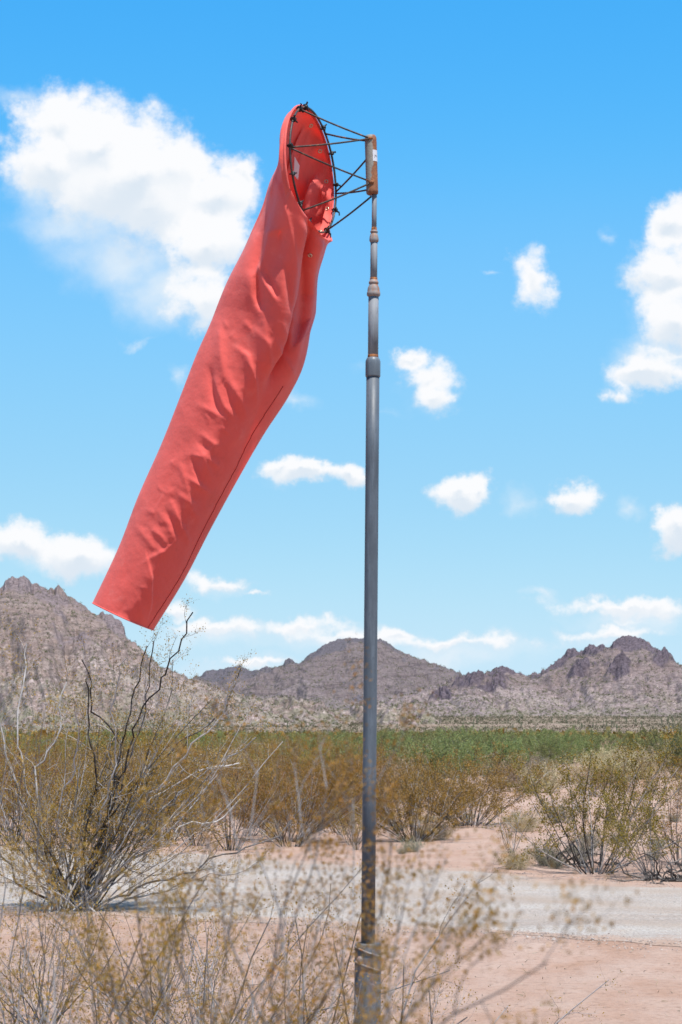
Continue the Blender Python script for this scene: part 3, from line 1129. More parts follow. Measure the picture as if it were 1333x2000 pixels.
def build_hill(seed, sil, Rr, Rf, mat, x0, x1, nu, nv, rock_amp, gully, outcrops, sharp=1.35, rockline=.72):
    """heightfield in azimuth/distance with its crest along the given skyline"""
    sx = np.array([p[0] for p in sil], float)
    sy = np.array([p[1] for p in sil], float)
    us = np.linspace(x0, x1, nu)
    V = np.zeros((nu, nv, 3))
    rock = np.zeros((nu, nv))
    hgt = np.zeros((nu, nv))
    tb = 1.35
    ts = np.concatenate([np.linspace(0, 1, int(nv * .82)), np.linspace(1, tb, nv - int(nv * .82) + 1)[1:]])
    N = lambda x, y, z, o=4, H=.8: mnoise.fractal(Vector((x, y, z)), H, 2.1, o)
    for a, px in enumerate(us):
        u = (px - 666.5) / F / cp
        py = np.interp(px, sx, sy)
        rr = Rr * (1 + .05 * N(px * .006, seed, 0, 2))
        rf = Rf * (1 + .08 * N(px * .004, seed + 5, 0, 2))
        # azimuth direction (horizontal), y = distance
        H = CAMZ + (1430 - py) / F * rr / cp
        wq = np.exp(-((us - px) / 55.0) ** 2)
        Hs = CAMZ + (1430 - (wq * np.interp(us, sx, sy)).sum() / wq.sum()) / F * rr / cp
        for k, t in enumerate(ts):
            y = rf + (rr - rf) * t
            x = u * y
            if t <= 1:
                p = .62 * t ** sharp + .38 * (t * t * (3 - 2 * t)) ** 1.5
            else:
                p = max(-.3, 1 - ((t - 1) * 2.4) ** 1.1)
            kx = min(1, max(0, (t - .72) / .28)) ** 1.5
            He = Hs + (H - Hs) * kx
            bj = max(0, y - 425) * .0150 - .4
            z = bj - 1.2 * (1 - t) + (He - bj) * p
            # gullies running down the slope and lumps, fading out at the crest so the skyline holds
            w = (4 * t * (1 - t)) if t <= 1 else 0
            gl = N(px * .013 + t * 1.1, seed + 1, t * 2.2, 4)
            z += gully * w * gl * .85 + .40 * gully * w * N(x * .035, y * .035, seed, 5) + .5 * N(x * .15, y * .15, seed, 3)
            rk = 0
            for (ox, ot, rx, rt, am) in outcrops:
                d = ((px - ox) / rx) ** 2 + ((t - ot) / rt) ** 2
                rk = max(rk, am * math.exp(-d * d * 1.2))
            rn = mnoise.ridged_multi_fractal(Vector((x * .035, y * .035, z * .05 + seed)), .9, 2.2, 5, 1.0, 2.0)
            if k and rk > .02:
                st = rk * rock_amp * (.35 * rn - .2)
                fz_ = min(1, max(0, (t - .66) / .34))
                z += st * (1 - .84 * fz_ * fz_ * (3 - 2 * fz_))
            oc = max(0, rn - 1.25) * min(1, max(0, (t - .30) / .35))
            if .05 < t < 1.0:
                z += min(1.2, oc) * 1.7 * (1 - .7 * max(0, (t - .8) / .2))
            rock[a, k] = min(1, rk * .85 + .55 * oc + max(0, (t - rockline) / (1 - rockline)) * .35 + .18 * N(px * .03, t * 9, seed + 3, 3))
            if t > .9 and t < 1.05:
                z += rock_amp * .10 * N(px * .09, t * 6, seed + 2, 4)
            hgt[a, k] = z / 70
            V[a, k] = (x, y, z)
    i = np.arange(nu - 1)[:, None] * nv
    j = np.arange(nv - 1)[None, :]
    q = np.stack([i + j, i + nv + j, i + nv + j + 1, i + j + 1], -1).reshape(-1, 4)
    me = mesh_np('hill', V.reshape(-1, 3), q, False)
    setw(me, 'rock', rock.ravel())
    setw(me, 'hgt', hgt.ravel())
    o = link('hill', me, mat)
    tag(o, kind='structure')
    HILLS.append((V, rock, int(nv * .82)))
    return o


def build_hills():
    left = [(-900, 1425), (-640, 1396), (-460, 1362), (-330, 1318), (-240, 1262), (-160, 1228), (-60, 1184), (0, 1157), (9, 1146), (14, 1134), (30, 1132), (50, 1133), (62, 1137), (80, 1148), (100, 1154), (118, 1151), (135, 1165),
            (160, 1180), (180, 1195), (195, 1199), (215, 1202), (235, 1213), (246, 1228), (251, 1252), (262, 1266), (290, 1285), (330, 1308), (370, 1325), (430, 1347), (500, 1368),
            (600, 1392), (700, 1408), (800, 1420), (1000, 1432)]
    build_hill(3.3, left, 900, 610, M_HILL1, -900, 860, 680, 190, 17, 9,
               [(35, .98, 34, .12, .8), (232, .95, 26, .14, .95), (150, .62, 60, .10, .5), (205, .72, 34, .07, .45), (110, .90, 50, .05, .35), (120, .78, 26, .05, .45)], 1.25, .80)
    mid = [(250, 1400), (330, 1350), (380, 1327), (410, 1313), (450, 1306), (470, 1303), (490, 1312), (505, 1317), (520, 1309), (545, 1304), (555, 1301), (558, 1292), (565, 1288), (573, 1291),
           (578, 1300), (590, 1297), (600, 1287), (635, 1262), (650, 1254), (665, 1251), (690, 1248), (715, 1250), (745, 1251), (760, 1260), (780, 1274), (810, 1286), (850, 1299), (880, 1309),
           (905, 1321), (950, 1338), (1020, 1362), (1150, 1400)]
    build_hill(7.1, mid, 1900, 1430, M_HILL2, 260, 1120, 400, 120, 18, 10,
               [(566, .99, 12, .06, 1), (640, .96, 60, .12, .75), (700, .97, 70, .07, .7), (430, .93, 45, .25, .5), (500, .80, 50, .14, .5), (690, .42, 60, .05, .4), (700, .3, 14, .05, .8)], 1.3, .70)
    right = [(640, 1402), (740, 1378), (800, 1358), (850, 1340), (880, 1327), (905, 1322), (930, 1321), (955, 1314), (975, 1308), (990, 1309), (1005, 1316), (1025, 1322), (1050, 1313), (1075, 1304),
             (1085, 1290), (1105, 1277), (1118, 1272), (1130, 1278), (1140, 1268), (1150, 1262), (1170, 1263), (1190, 1265), (1195, 1257), (1210, 1247), (1225, 1244), (1245, 1247), (1260, 1256),
             (1290, 1275), (1310, 1298), (1340, 1308), (1400, 1335), (1500, 1372), (1650, 1420)]
    build_hill(11.9, right, 1450, 1100, M_HILL3, 640, 1600, 460, 150, 26, 9,
               [(1100, .93, 34, .10, 1), (1155, .95, 26, .09, .9), (1225, .95, 36, .13, 1), (1290, .80, 26, .13, 1), (1205, .58, 26, .09, 1), (1130, .66, 22, .09, .8), (1170, .70, 30, .05, .5),
                (985, .92, 30, .10, .8), (920, .72, 46, .10, .8), (960, .62, 40, .07, .7), (860, .60, 30, .09, .7), (1050, .90, 24, .05, .6), (1270, .92, 30, .06, .6), (810, .45, 16, .05, .6)], 1.2, .74)
    # the long gravel apron below the hills
    nu, nv = 160, 120
    V = np.zeros((nu, nv, 3))
    for a, px in enumerate(np.linspace(-700, 2030, nu)):
        u = (px - 666.5) / F / cp
        for k in range(nv):
            y = 395 + (1500 - 395) * (k / (nv - 1)) ** 1.3
            n = mnoise.fractal(Vector((u * y * .012, y * .012, 5)), .9, 2.1, 4)
            z = max(0, (y - 425)) * .0150 - .4 + min(1, max(0, (y - 425) / 150)) * 1.1 * n
            V[a, k] = (u * y, y, z)
    i = np.arange(nu - 1)[:, None] * nv
    j = np.arange(nv - 1)[None, :]
    q = np.stack([i + j, i + nv + j, i + nv + j + 1, i + j + 1], -1).reshape(-1, 4)
    me = mesh_np('gravel_slope', V.reshape(-1, 3), q, True)
    setw(me, 'rock', np.zeros(nu * nv))
    tag(link('gravel_slope', me, M_BAJ), kind='structure')
    HILLS.append((V, None, nv))


build_hills()


# ------------------------------------------------------------------ plants
def leaf_mat(name, cols, trans=.25, rough=.55, patch=None):
    m, t, b, o = material(name)
    geo = t.n('ShaderNodeNewGeometry')
    rnd = geo.outputs['Random Per Island']
    n = len(cols)
    if trans > .12:
        cols = [(q[0] * .84, q[1] * .80, q[2] * .66) for q in cols]
    c = t.ramp(rnd, [(k / max(1, n - 1), cols[k]) for k in range(n)])
    if patch:
        pn = t.noise(geo.outputs['Position'], .11, 4, .6)
        c = t.mix(t.ramp(pn, [(.44, 0.), (.56, .9)]), c, patch)
    oi = t.n('ShaderNodeObjectInfo')
    hsv = t.n('ShaderNodeHueSaturation')
    t.l(c, hsv.inputs['Color'])
    t.l(t.math('MULTIPLY_ADD', oi.outputs['Random'], .05, .475), hsv.inputs['Hue'])
    t.l(t.math('MULTIPLY_ADD', oi.outputs['Random'], .45, .78), hsv.inputs['Value'])
    t.l(hsv.outputs[0], b.inputs['Base Color'])
    b.inputs['Roughness'].default_value = rough
    tr = t.n('ShaderNodeBsdfTranslucent')
    t.l(hsv.outputs[0], tr.inputs[0])
    mx = t.n('ShaderNodeMixShader')
    mx.inputs[0].default_value = trans
    t.l(b.outputs[0], mx.inputs[1])
    t.l(tr.outputs[0], mx.inputs[2])
    t.l(mx.outputs[0], o.inputs[0])
    return m


def stem_mat(name, dark, light, bias=.5):
    m, t, b, o = material(name)
    geo = t.n('ShaderNodeNewGeometry')
    tc = t.n('ShaderNodeTexCoord')
    n1 = t.noise(tc.outputs['Object'], 7, 5, .65)
    n2 = t.noise(tc.outputs['Object'], 60, 3, .6)
    k = t.math('ADD', t.math('MULTIPLY', geo.outputs['Random Per Island'], .55), t.math('MULTIPLY', n1, .6))
    k = t.math('ADD', k, t.math('MULTIPLY_ADD', n2, .35, -.17))
    c = t.mix(t.ramp(k, [(bias - .12, 0.), (bias + .22, 1.)]), dark, light)
    t.l(c, b.inputs['Base Color'])
    b.inputs['Roughness'].default_value = .85
    return m


M_CREO = leaf_mat('creosote leaves', [(.27, .150, .022), (.35, .190, .028), (.20, .130, .022), (.41, .205, .036), (.30, .175, .026), (.21, .14, .028)], .35)
M_CREOG = leaf_mat('olive creosote leaves', [(.20, .150, .022), (.26, .185, .026), (.15, .125, .022), (.33, .19, .030), (.22, .175, .030)], .35)
M_CREOB = leaf_mat('brown creosote leaves', [(.25, .145, .030), (.31, .175, .036), (.19, .115, .028), (.36, .19, .045), (.22, .15, .032)], .3)
M_CREO2 = leaf_mat('dry creosote leaves', [(.34, .16, .02), (.42, .19, .026), (.26, .13, .018), (.46, .20, .034)], .35)
M_GREEN = leaf_mat('palo verde leaves', [(.18, .23, .09), (.23, .275, .105), (.15, .18, .08), (.30, .28, .11), (.20, .24, .13)], .4)
M_STRAW = leaf_mat('straw stalks', [(.42, .34, .25), (.34, .265, .19), (.50, .42, .33), (.28, .22, .16)], .15, .8)
M_GREY = leaf_mat('grey leaves', [(.26, .25, .20), (.20, .20, .15), (.33, .31, .26), (.16, .155, .11)], .15, .8)
M_STEM = stem_mat('creosote bark', (.022, .017, .015), (.36, .33, .325), .64)
M_STEML = stem_mat('weathered creosote bark', (.030, .024, .022), (.40, .37, .365), .52)
M_STEMP = stem_mat('pale bark', (.10, .08, .07), (.40, .37, .35), .5)
M_STEMD = stem_mat('dead wood', (.03, .024, .022), (.20, .175, .16), .62)
UPV = np.array((0, 0, 1.))


def grow(rg, p, d, L, n, kink, up, droop=0.0):
    pts = [p]
    d = nrm(d)
    for k in range(n):
        d = nrm(d + rg.normal(0, kink, 3) + UPV * (up - droop * k / n))
        p = p + d * (L / n)
        pts.append(p)
    return np.array(pts)


def leaves_along(rg, pts, n, spread, size, out, lo=.2):
    """n small two-faced leaf pieces near the polyline"""
    seg = rg.uniform(lo, 1, n) * (len(pts) - 1)
    k = np.minimum(seg.astype(int), len(pts) - 2)
    f = (seg - k)[:, None]
    c = pts[k] * (1 - f) + pts[k + 1] * f + rg.normal(0, spread, (n, 3))
    out.append((c, np.full(n, size) * rg.uniform(.6, 1.35, n)))


def leaf_geo(rg, lst, aspect=.55, up=.35):
    c = np.concatenate([a for a, _ in lst])
    s = np.concatenate([b for _, b in lst])
    n = len(c)
    d = rg.normal(0, 1, (n, 3))
    d[:, 2] = np.abs(d[:, 2]) * .8 + up
    d /= np.linalg.norm(d, axis=1)[:, None]
    q = np.cross(d, rg.normal(0, 1, (n, 3)))
    q /= np.linalg.norm(q, axis=1)[:, None]
    nn = np.cross(d, q)
    s = s[:, None]
    V = np.stack([c - d * s * .5, c + q * s * .5 * aspect + nn * s * .08, c + d * s * .5, c - q * s * .5 * aspect + nn * s * .08], 1).reshape(-1, 3)
    Q = np.arange(n * 4).reshape(n, 4)
    return V, Q


class Plant:
    def __init__(s, seed):
        s.rg = np.random.default_rng(seed)
        s.st, s.lv = Geo(), []

    def stem(s, pts, r0, r1, sides=5):
        s.st.tube(pts, np.linspace(r0, r1, len(pts)), sides, cap=False)

    def branch_out(s, pts, r, nb, blen, twn, twl, leaf_n, leaf_s, spread, lo=.3, kink=.16, sides=3, up=.05, twr=.30, ang=.75):
        """side branches, twigs and leaves on a main stem"""
        rg = s.rg
        for b in range(nb):
            f = lo + (1 - lo) * (b + rg.uniform(0, 1)) / nb
            x = f * (len(pts) - 1)
            k = min(int(x), len(pts) - 2)
            p = pts[k] + (pts[k + 1] - pts[k]) * (x - k)
            d = nrm(pts[k + 1] - pts[k])
            d = nrm(d + rg.normal(0, ang * .55, 3))
            L = blen * rg.uniform(.5, 1.15) * (1.15 - .55 * f)
            bp = grow(rg, p, d, L, 5, kink, up)
            rb = r * (1 - f * .6) * .42
            s.stem(bp, rb, rb * .35, sides)
            for w in range(twn):
                x2 = rg.uniform(.25, 1) * (len(bp) - 1)
                k2 = min(int(x2), len(bp) - 2)
                p2 = bp[k2] + (bp[k2 + 1] - bp[k2]) * (x2 - k2)
                d2 = nrm(nrm(bp[k2 + 1] - bp[k2]) + rg.normal(0, .5, 3) + UPV * .1)
                tp = grow(rg, p2, d2, twl * rg.uniform(.5, 1.2), 3, kink, up)
                s.stem(tp, rb * twr * 1.4, rb * twr * .6, 3)
                if leaf_n:
                    leaves_along(rg, tp, int(leaf_n * rg.uniform(.4, 1.5)), spread, leaf_s, s.lv, .1)
            if leaf_n:
                leaves_along(rg, bp, int(leaf_n * rg.uniform(.4, 1.5)), spread * .8, leaf_s, s.lv, .45)

    def meshes(s, aspect=.55):
        V = np.concatenate(s.st.V)
        qs = np.concatenate([f for f in s.st.f if f.shape[1] == 4])
        sm = mesh_np('stems', V, qs, True)
        lm = None
        if s.lv:
            LV, LQ = leaf_geo(s.rg, s.lv, aspect)
            lm = mesh_np('foliage', LV, LQ, False)
        return sm, lm


def vase(seed, h, w, ns, nb, twn, leaf_n, leaf_s, r=.011, blen=.45, twl=.16, spread=.02, lo=.3, kink=.14, sides=4, base=.10, low=0.0):
    """multi-stemmed vase-shaped desert shrub"""
    P = Plant(seed)
    rg = P.rg
    for k in range(ns):
        a = rg.uniform(0, 2 * np.pi)
        tilt = (rg.uniform(0, 1) ** .7) * math.atan2(w * .5, h * .8) * 1.25 + (low if rg.uniform() < .25 else 0)
        d = np.array((math.cos(a) * math.sin(tilt), math.sin(a) * math.sin(tilt), math.cos(tilt)))
        L = h * rg.uniform(.62, 1.04) / max(.55, math.cos(tilt * .8))
        p0 = np.array((math.cos(a), math.sin(a), 0)) * base * rg.uniform(.1, 1) * w * .5
        pts = grow(rg, p0 - UPV * .03, d, L, 8, kink * .55, .035)
        rr = r * rg.uniform(.6, 1.2)
        P.stem(pts, rr, rr * .3, sides)
        P.branch_out(pts, rr, nb, blen * h / 1.5, twn, twl * h / 1.5, leaf_n, leaf_s, spread, lo, kink)
    return P.meshes()


def proto(name, meshes, mats, loc=(0, 0, 0)):
    root = empty(name, loc)
    link('stems', meshes[0], mats[0], root)
    if meshes[1]:
        link('foliage', meshes[1], mats[1], root)
    return root


def place(src, x, y, rz, s, sz=None, first=False, z=None):
    """copy a plant and its parts (or move the plant itself the first time)"""
    if first:
        r = src
    else:
        r = src.copy()
        COL.objects.link(r)
        for ch in src.children:
            c = ch.copy()
            COL.objects.link(c)
            c.parent = r
    r.location = (x, y, gz(x, y) - .01 if z is None else z)
    r.rotation_euler = (0, 0, rz)
    r.scale = (s, s, sz or s)
    return r


class Kit:
    """a set of variants of one kind of plant"""
    def __init__(s, name, metas, mats):
        s.pr = [proto(name, m, mats) for m in metas]
        s.used = [False] * len(s.pr)

    def put(s, rg, x, y, size, label, cat, group=None, k=None, rz=None, flat=1.0, z=None):
        k = int(rg.integers(len(s.pr))) if k is None else k
        o = place(s.pr[k], x, y, rg.uniform(0, 6.28) if rz is None else rz, size, size * flat, first=not s.used[k], z=z)
        s.used[k] = True
        for key in ('label', 'category', 'group'):
            if key in o:
                del o[key]
        tag(o, label, cat, group)
        return o

    def done(s):
        for k, p in enumerate(s.pr):
            if not s.used[k]:
                for c in list(p.children):
                    bpy.data.objects.remove(c)
                bpy.data.objects.remove(p)


def build_plants():
    rg = np.random.default_rng(2024)
    # -------- mid-distance creosote (height about 1.5 m at size 1)
    creo = Kit('creosote_bush', [vase(100 + k, 1.5, [1.9, 2.3, 1.6, 2.6, 2.0, 1.8][k], [26, 30, 22, 32, 26, 20][k], 8, 4, 7, .022, .0075, .40, .17, .022, .28, .15, 4, .16, .25) for k in range(6)], (M_STEM, M_CREO))
    # the nearer, finer ones
    fine = Kit('creosote_bush', [vase(200 + k, 1.5, [2.3, 1.9, 2.0][k], [26, 26, 14][k], 10, 5, 9, .025, .0080, .42, .17, .020, .30, .15, 5, .14, .3) for k in range(3)], (M_STEM, M_CREOG))
    dense = Kit('creosote_bush', [vase(260 + k, 1.3, [2.1, 2.5][k], [52, 60][k], 9, 5, 9, .024, .0085, .40, .17, .022, .22, .17, 4, .20, .35) for k in range(2)], (M_STEM, M_CREOB))
    bare = Kit('creosote_bush', [vase(230, 1.0, 1.5, 9, 7, 4, 2, .02, .010, .42, .16, .012, .25, .2, 5, .06, .15)], (M_STEM, M_CREO2))
    green = Kit('palo_verde', [vase(300 + k, 1.6, [3.2, 2.6, 3.6][k], 30, 8, 5, 12, .050, .014, .42, .2, .045, .18, .16, 4, .2, .35) for k in range(3)], (M_STEM, M_GREEN))
    straw = Kit('dry_shrub', [vase(400 + k, .8, [1.3, 1.6, 1.1][k], 90, 5, 3, 5, .030, .004, .45, .22, .03, .1, .2, 3, .35, .25) for k in range(3)], (M_STRAW, M_STRAW))
    greyk = Kit('grey_shrub', [vase(430 + k, .6, [1.0, 1.2][k], 60, 6, 3, 5, .024, .004, .40, .18, .02, .1, .2, 3, .3, .3) for k in range(2)], (M_STEMP, M_GREY))

    def g(px, py):
        p = ground_at(px, py)
        return p[0], p[1]
    named = []
    # ---- individually described plants on the far side of the road
    def P(kit, px, py, top, label, cat, k=None, rz=None, base_h=1.5, flat=1.0):
        x, y = g(px, py)
        h = (py - top) / F * y
        o = kit.put(rg, x, y, h / base_h / flat, label, cat, None, k, rz, flat)
        named.append((x, y, h))
        return o
    P(fine, 1165, 1703, 1452, 'broad olive creosote bush with pale lower stems at the far edge of the gravel road', 'bush', 0, 2.2)
    P(fine, 1275, 1712, 1545, 'sparse creosote bush with thin dark stems at the right end of the road edge', 'bush', 2, 1.1)
    P(creo, 1325, 1690, 1500, 'ragged creosote bush cut off by the right edge of the photo behind the road', 'bush', 4)
    P(bare, 1000, 1666, 1565, 'small nearly leafless creosote bush with a single forked dark base on bare sand', 'bush', 0, .4, 1.0)
    P(dense, 815, 1640, 1490, 'brown creosote bush with a dark woody base just right of the pole', 'bush', 0, 3.0, 1.3)
    P(dense, 920, 1612, 1466, 'dense rusty brown creosote bush with grey stems in the middle of the sandy gap', 'bush', 1, 1.2, 1.3)
    P(creo, 700, 1658, 1560, 'small upright brown creosote bush close behind the pole on its left', 'bush', 5, .3)
    P(greyk, 1070, 1690, 1640, 'low rounded grey shrub beside the dead wood at the road edge', 'shrub', 0, 0, .6)
    P(greyk, 1098, 1607, 1560, 'tiny grey shrub with a dark foot alone on the pale sand', 'shrub', 1, 0, .6)
    P(straw, 1010, 1545, 1475, 'wide straw-coloured dry shrub spreading behind the sandy gap', 'shrub', 1, 0, .8)
    P(straw, 1062, 1548, 1490, 'pale straw-coloured dry shrub at the left foot of the broad creosote bush', 'shrub', 0, 0, .8)
    P(straw, 775, 1560, 1480, 'bleached dry shrub right behind the pole', 'shrub', 2, 0, .8)
    P(straw, 800, 1566, 1508, 'low silvery dry shrub beside the bleached one behind the pole', 'shrub', 1, 1, .8)
    P(green, 822, 1545, 1445, 'bright green palo verde bush behind the dry shrubs right of the pole', 'bush', 0, 0, 1.6)
    P(green, 925, 1500, 1436, 'round deep green palo verde bush in the far green band, right of centre', 'bush', 1, 0, 1.6)
    P(green, 1075, 1500, 1434, 'vivid green palo verde bush behind the broad creosote bush, on its left', 'bush', 2, 0, 1.6)
    P(green, 1305, 1490, 1436, 'light green palo verde bush at the far right of the green band', 'bush', 0, 2, 1.6)
    P(dense, 560, 1640, 1480, 'orange brown creosote bush left of the pole across the road', 'bush', 1, 4.0, 1.3)
    P(creo, 450, 1660, 1490, 'tangled brown creosote bush across the road behind the tall left bush', 'bush', 0)
    P(creo, 330, 1640, 1470, 'brown creosote bush hidden behind the stems of the tall left bush', 'bush', 2)
    P(creo, 30, 1650, 1440, 'dark leafy creosote bush at the left edge across the road', 'bush', 3)
    P(dense, 640, 1600, 1478, 'amber creosote bush with a pale foot a little left of the pole', 'bush', 0, 2.0, 1.3)
    # dead wood heap
    for (px, py, hgt, wid, lab, sd) in ((1110, 1690, .5, 1.3, 'dead dark tangled shrub skeleton lying at the road edge beside a grey shrub', 1), (1305, 1716, .45, 1.5, 'heap of dead dark branches under the bush at the right end of the road edge', 2)):
        x, y = g(px, py)
        D = Plant(900 + sd)
        for k in range(26):
            a = D.rg.uniform(0, 6.28)
            p0 = np.array((D.rg.normal(0, wid * .16), D.rg.normal(0, wid * .12), .02))
            d = np.array((math.cos(a), math.sin(a) * .7, D.rg.uniform(.15, .9)))
            pts = grow(D.rg, p0, d, D.rg.uniform(.35, .75) * wid * .6, 7, .42, -.04)
            pts[:, 2] = np.maximum(pts[:, 2], .01)
            rr = D.rg.uniform(.008, .017)
            D.stem(pts, rr, rr * .4, 5)
            D.branch_out(pts, rr, 4, .3, 2, .16, 0, 0, 0, .3, .35, 3)
        root = empty('dead_shrub', (x, y, gz(x, y)))
        link('stems', D.meshes()[0], M_STEMD, root)
        tag(root, lab, 'dead shrub')
        named.append((x, y, wid * .6))

    # ---- the open flat: individual plants out to about 115 m
    def free(x, y, r):
        return all((x - a) ** 2 + (y - b) ** 2 > (r + .35 * c) ** 2 for a, b, c in named)
    pts = []
    nC = nG = nS = 0
    tries = 0
    while (nC < 285 or nG < 62 or nS < 85) and tries < 60000:
        tries += 1
        y = 27 + 95 * rg.uniform(0, 1) ** 1.5
        x = rg.uniform(-1, 1) * y * .195
        px = 666.5 + F * x / y * 1.0
        if y < road_far(x) + 1.0:
            continue
        # the open sandy gap right of the pole
        py = 1430 + CAMZ * F / y
        if px > 700 and rg.uniform() < .72:
            continue
        if (750 < px < 1080 and py > 1535 and rg.uniform() < .94) or (740 < px and 1488 < py <= 1535 and rg.uniform() < .55):
            continue
        if px > 740 and py > 1600 and rg.uniform() < .75:
            continue
        if any((x - a) ** 2 + (y - b) ** 2 < c * c for a, b, c in pts) or not free(x, y, .7):
            continue
        side = 1 / (1 + math.exp(-(px - 700) / 60))            # greener to the right
        pg = (.05 + .45 * side) * (1 if y > 66 else .04)
        ps = .10 + (.55 if (px > 740 and 1475 < py < 1530) else 0)
        r = rg.uniform()
        if r < pg and nG < 62:
            nG += 1
            green.put(rg, x, y, rg.uniform(.75, 1.08), 'green palo verde bush in the far band of green shrubs below the hills', 'bush', 'green bushes across the far flat')
            pts.append((x, y, 1.5))
        elif r < pg + ps and nS < 85 and y > 44:
            nS += 1
            kt = straw if rg.uniform() < .65 else greyk
            kt.put(rg, x, y, rg.uniform(.8, 1.5), 'pale dry low shrub scattered among the creosote beyond the road', 'shrub', 'dry shrubs across the far flat')
            pts.append((x, y, .8))
        elif nC < 285:
            nC += 1
            creo.put(rg, x, y, (.80 if px > 740 else 1) * rg.uniform(.50, .82) * (1 + .28 * min(1, max(0, (y - 35) / 40))), 'olive-brown creosote bush among many on the open flat beyond the road', 'bush', 'creosote bushes across the far flat')
            pts.append((x, y, .62 if px < 720 else 1.0))
    # ---- traced stems: screen points give the direction, every stem has its own depth
    def traced(P_, pxs, d0, d1, r0, r1, root=None, kink=.012, sides=6):
        n = len(pxs)
        W = [at(px, py, d0 + (d1 - d0) * k / (n - 1)) for k, (px, py) in enumerate(pxs)]
        if root is not None:
            W = [np.array(root)] + W
        W = np.array(W)
        # centripetal-ish resampling with small kinks
        L = np.concatenate([[0], np.cumsum(np.linalg.norm(np.diff(W, axis=0), axis=1))])
        m = max(8, int(L[-1] / .10))
        tt = np.linspace(0, L[-1], m)
        G = np.gradient(W, L, axis=0)
        out = []
        for t_ in tt:
            k = min(max(np.searchsorted(L, t_, side='right') - 1, 0), len(L) - 2)
            h = L[k + 1] - L[k]
            f = (t_ - L[k]) / h
            out.append((2 * f**3 - 3 * f**2 + 1) * W[k] + (f**3 - 2 * f**2 + f) * h * G[k] + (-2 * f**3 + 3 * f**2) * W[k + 1] + (f**3 - f**2) * h * G[k + 1])
        out = np.array(out)
        out[1:-1] += P_.rg.normal(0, kink, out[1:-1].shape)
        P_.stem(out, r0, r1, sides)
        return out

    def finish(P_, name, origin, mats, label, cat):
        sm, lm = P_.meshes()
        for me in (sm, lm):
            if me:
                c = np.empty(len(me.vertices) * 3, np.float32)
                me.vertices.foreach_get('co', c)
                c = c.reshape(-1, 3) - np.array(origin, np.float32)
                me.vertices.foreach_set('co', c.ravel())
                me.update()
        root = empty(name, tuple(origin))
        link('stems', sm, mats[0], root)
        if lm:
            link('foliage', lm, mats[1], root)
        tag(root, label, cat)
        return root

    # the tall straggly bush on the left, standing at the near edge of the road
    B = Plant(77)
    bx, by = g(140, 1778)
    D0 = by * cp
    base = np.array((bx, by, gz(bx, by) - .03))
    main = [
        [(100, 1690), (62, 1560), (34, 1440), (40, 1365), (50, 1315), (47, 1290), (53, 1256)],
        [(105, 1680), (70, 1550), (82, 1480), (110, 1440), (118, 1400), (125, 1365), (131, 1332)],
        [(165, 1700), (205, 1570), (226, 1480), (221, 1415), (218, 1385), (229, 1345), (236, 1308), (247, 1286)],
        [(215, 1560), (222, 1420), (196, 1400), (181, 1388), (178, 1350), (177, 1312), (160, 1288)],
        [(160, 1690), (180, 1560), (184, 1490), (172, 1420), (173, 1370), (168, 1330)],
        [(180, 1680), (222, 1560), (246, 1430), (256, 1385), (270, 1335), (280, 1290), (288, 1262)],
        [(190, 1660), (240, 1510), (263, 1430), (290, 1370), (315, 1330), (332, 1288), (352, 1252), (366, 1228), (377, 1196)],
        [(200, 1640), (250, 1500), (282, 1400), (292, 1340), (298, 1290), (301, 1252)],
        [(205, 1660), (255, 1590), (300, 1510), (345, 1458), (402, 1420), (440, 1388), (456, 1345), (470, 1306)],
        [(220, 1650), (300, 1550), (350, 1490), (392, 1440), (430, 1410), (446, 1352), (468, 1322)],
        [(210, 1690), (272, 1625), (330, 1570), (390, 1520), (450, 1480), (500, 1440)],
        [(200, 1740), (240, 1700), (275, 1672), (330, 1640), (352, 1612), (430, 1600), (470, 1560)],
        [(215, 1760), (300, 1722), (395, 1690), (455, 1662), (540, 1632), (572, 1605), (590, 1560)],
        [(230, 1766), (320, 1738), (400, 1716), (470, 1700), (520, 1672)],
        [(110, 1720), (60, 1650), (30, 1610), (0, 1560), (-30, 1480)],
        [(90, 1750), (50, 1735), (20, 1700), (-10, 1650), (-50, 1600)],
        [(85, 1700), (60, 1600), (30, 1520), (5, 1440), (-15, 1360)],
        [(130, 1690), (112, 1600), (140, 1500), (152, 1430), (146, 1380)],
        [(150, 1680), (160, 1590), (205, 1530), (212, 1460), (232, 1430)],
        [(190, 1700), (260, 1600), (340, 1530), (420, 1500), (470, 1490)],
    ]
    rb = B.rg
    for k, pxs in enumerate(main):
        off = rb.uniform(-.75, .75)
        r0 = rb.uniform(.009, .0145)
        p = traced(B, pxs, D0 + off * .3, D0 + off, r0, .0058, base + np.array((rb.normal(0, .10), rb.normal(0, .10), 0)), .017, 6)
        B.branch_out(p, r0, 12, .46, 5, .17, 10, .0150, .022, .24, .16, 4, .06)
    for k in range(46):
        a = rb.uniform(0, 6.28) if k < 24 else rb.normal(0, .8)
        tl = rb.uniform(.25, 1.15) if k < 34 else rb.uniform(.55, 1.3)
        d = np.array((math.cos(a) * math.sin(tl), math.sin(a) * math.sin(tl), math.cos(tl)))
        L = rb.uniform(.9, 1.9) if k < 34 else rb.uniform(1.5, 2.9)
        p = grow(rb, base + np.array((rb.normal(0, .12), rb.normal(0, .12), 0)), d, L, 9, .09, .03)
        r0 = rb.uniform(.007, .013)
        B.stem(p, r0, .003, 5)
        B.branch_out(p, r0, 11, .44, 5, .17, 13, .0155, .024, .20, .16, 4, .05)
    finish(B, 'creosote_bush', base, (M_STEML, M_CREO), 'tall straggly creosote bush with bare dark stems reaching above the hill', 'bush')

    # foreground bushes just in front of the pole, out of focus
    near_mats = (M_STEMN, M_CREO)

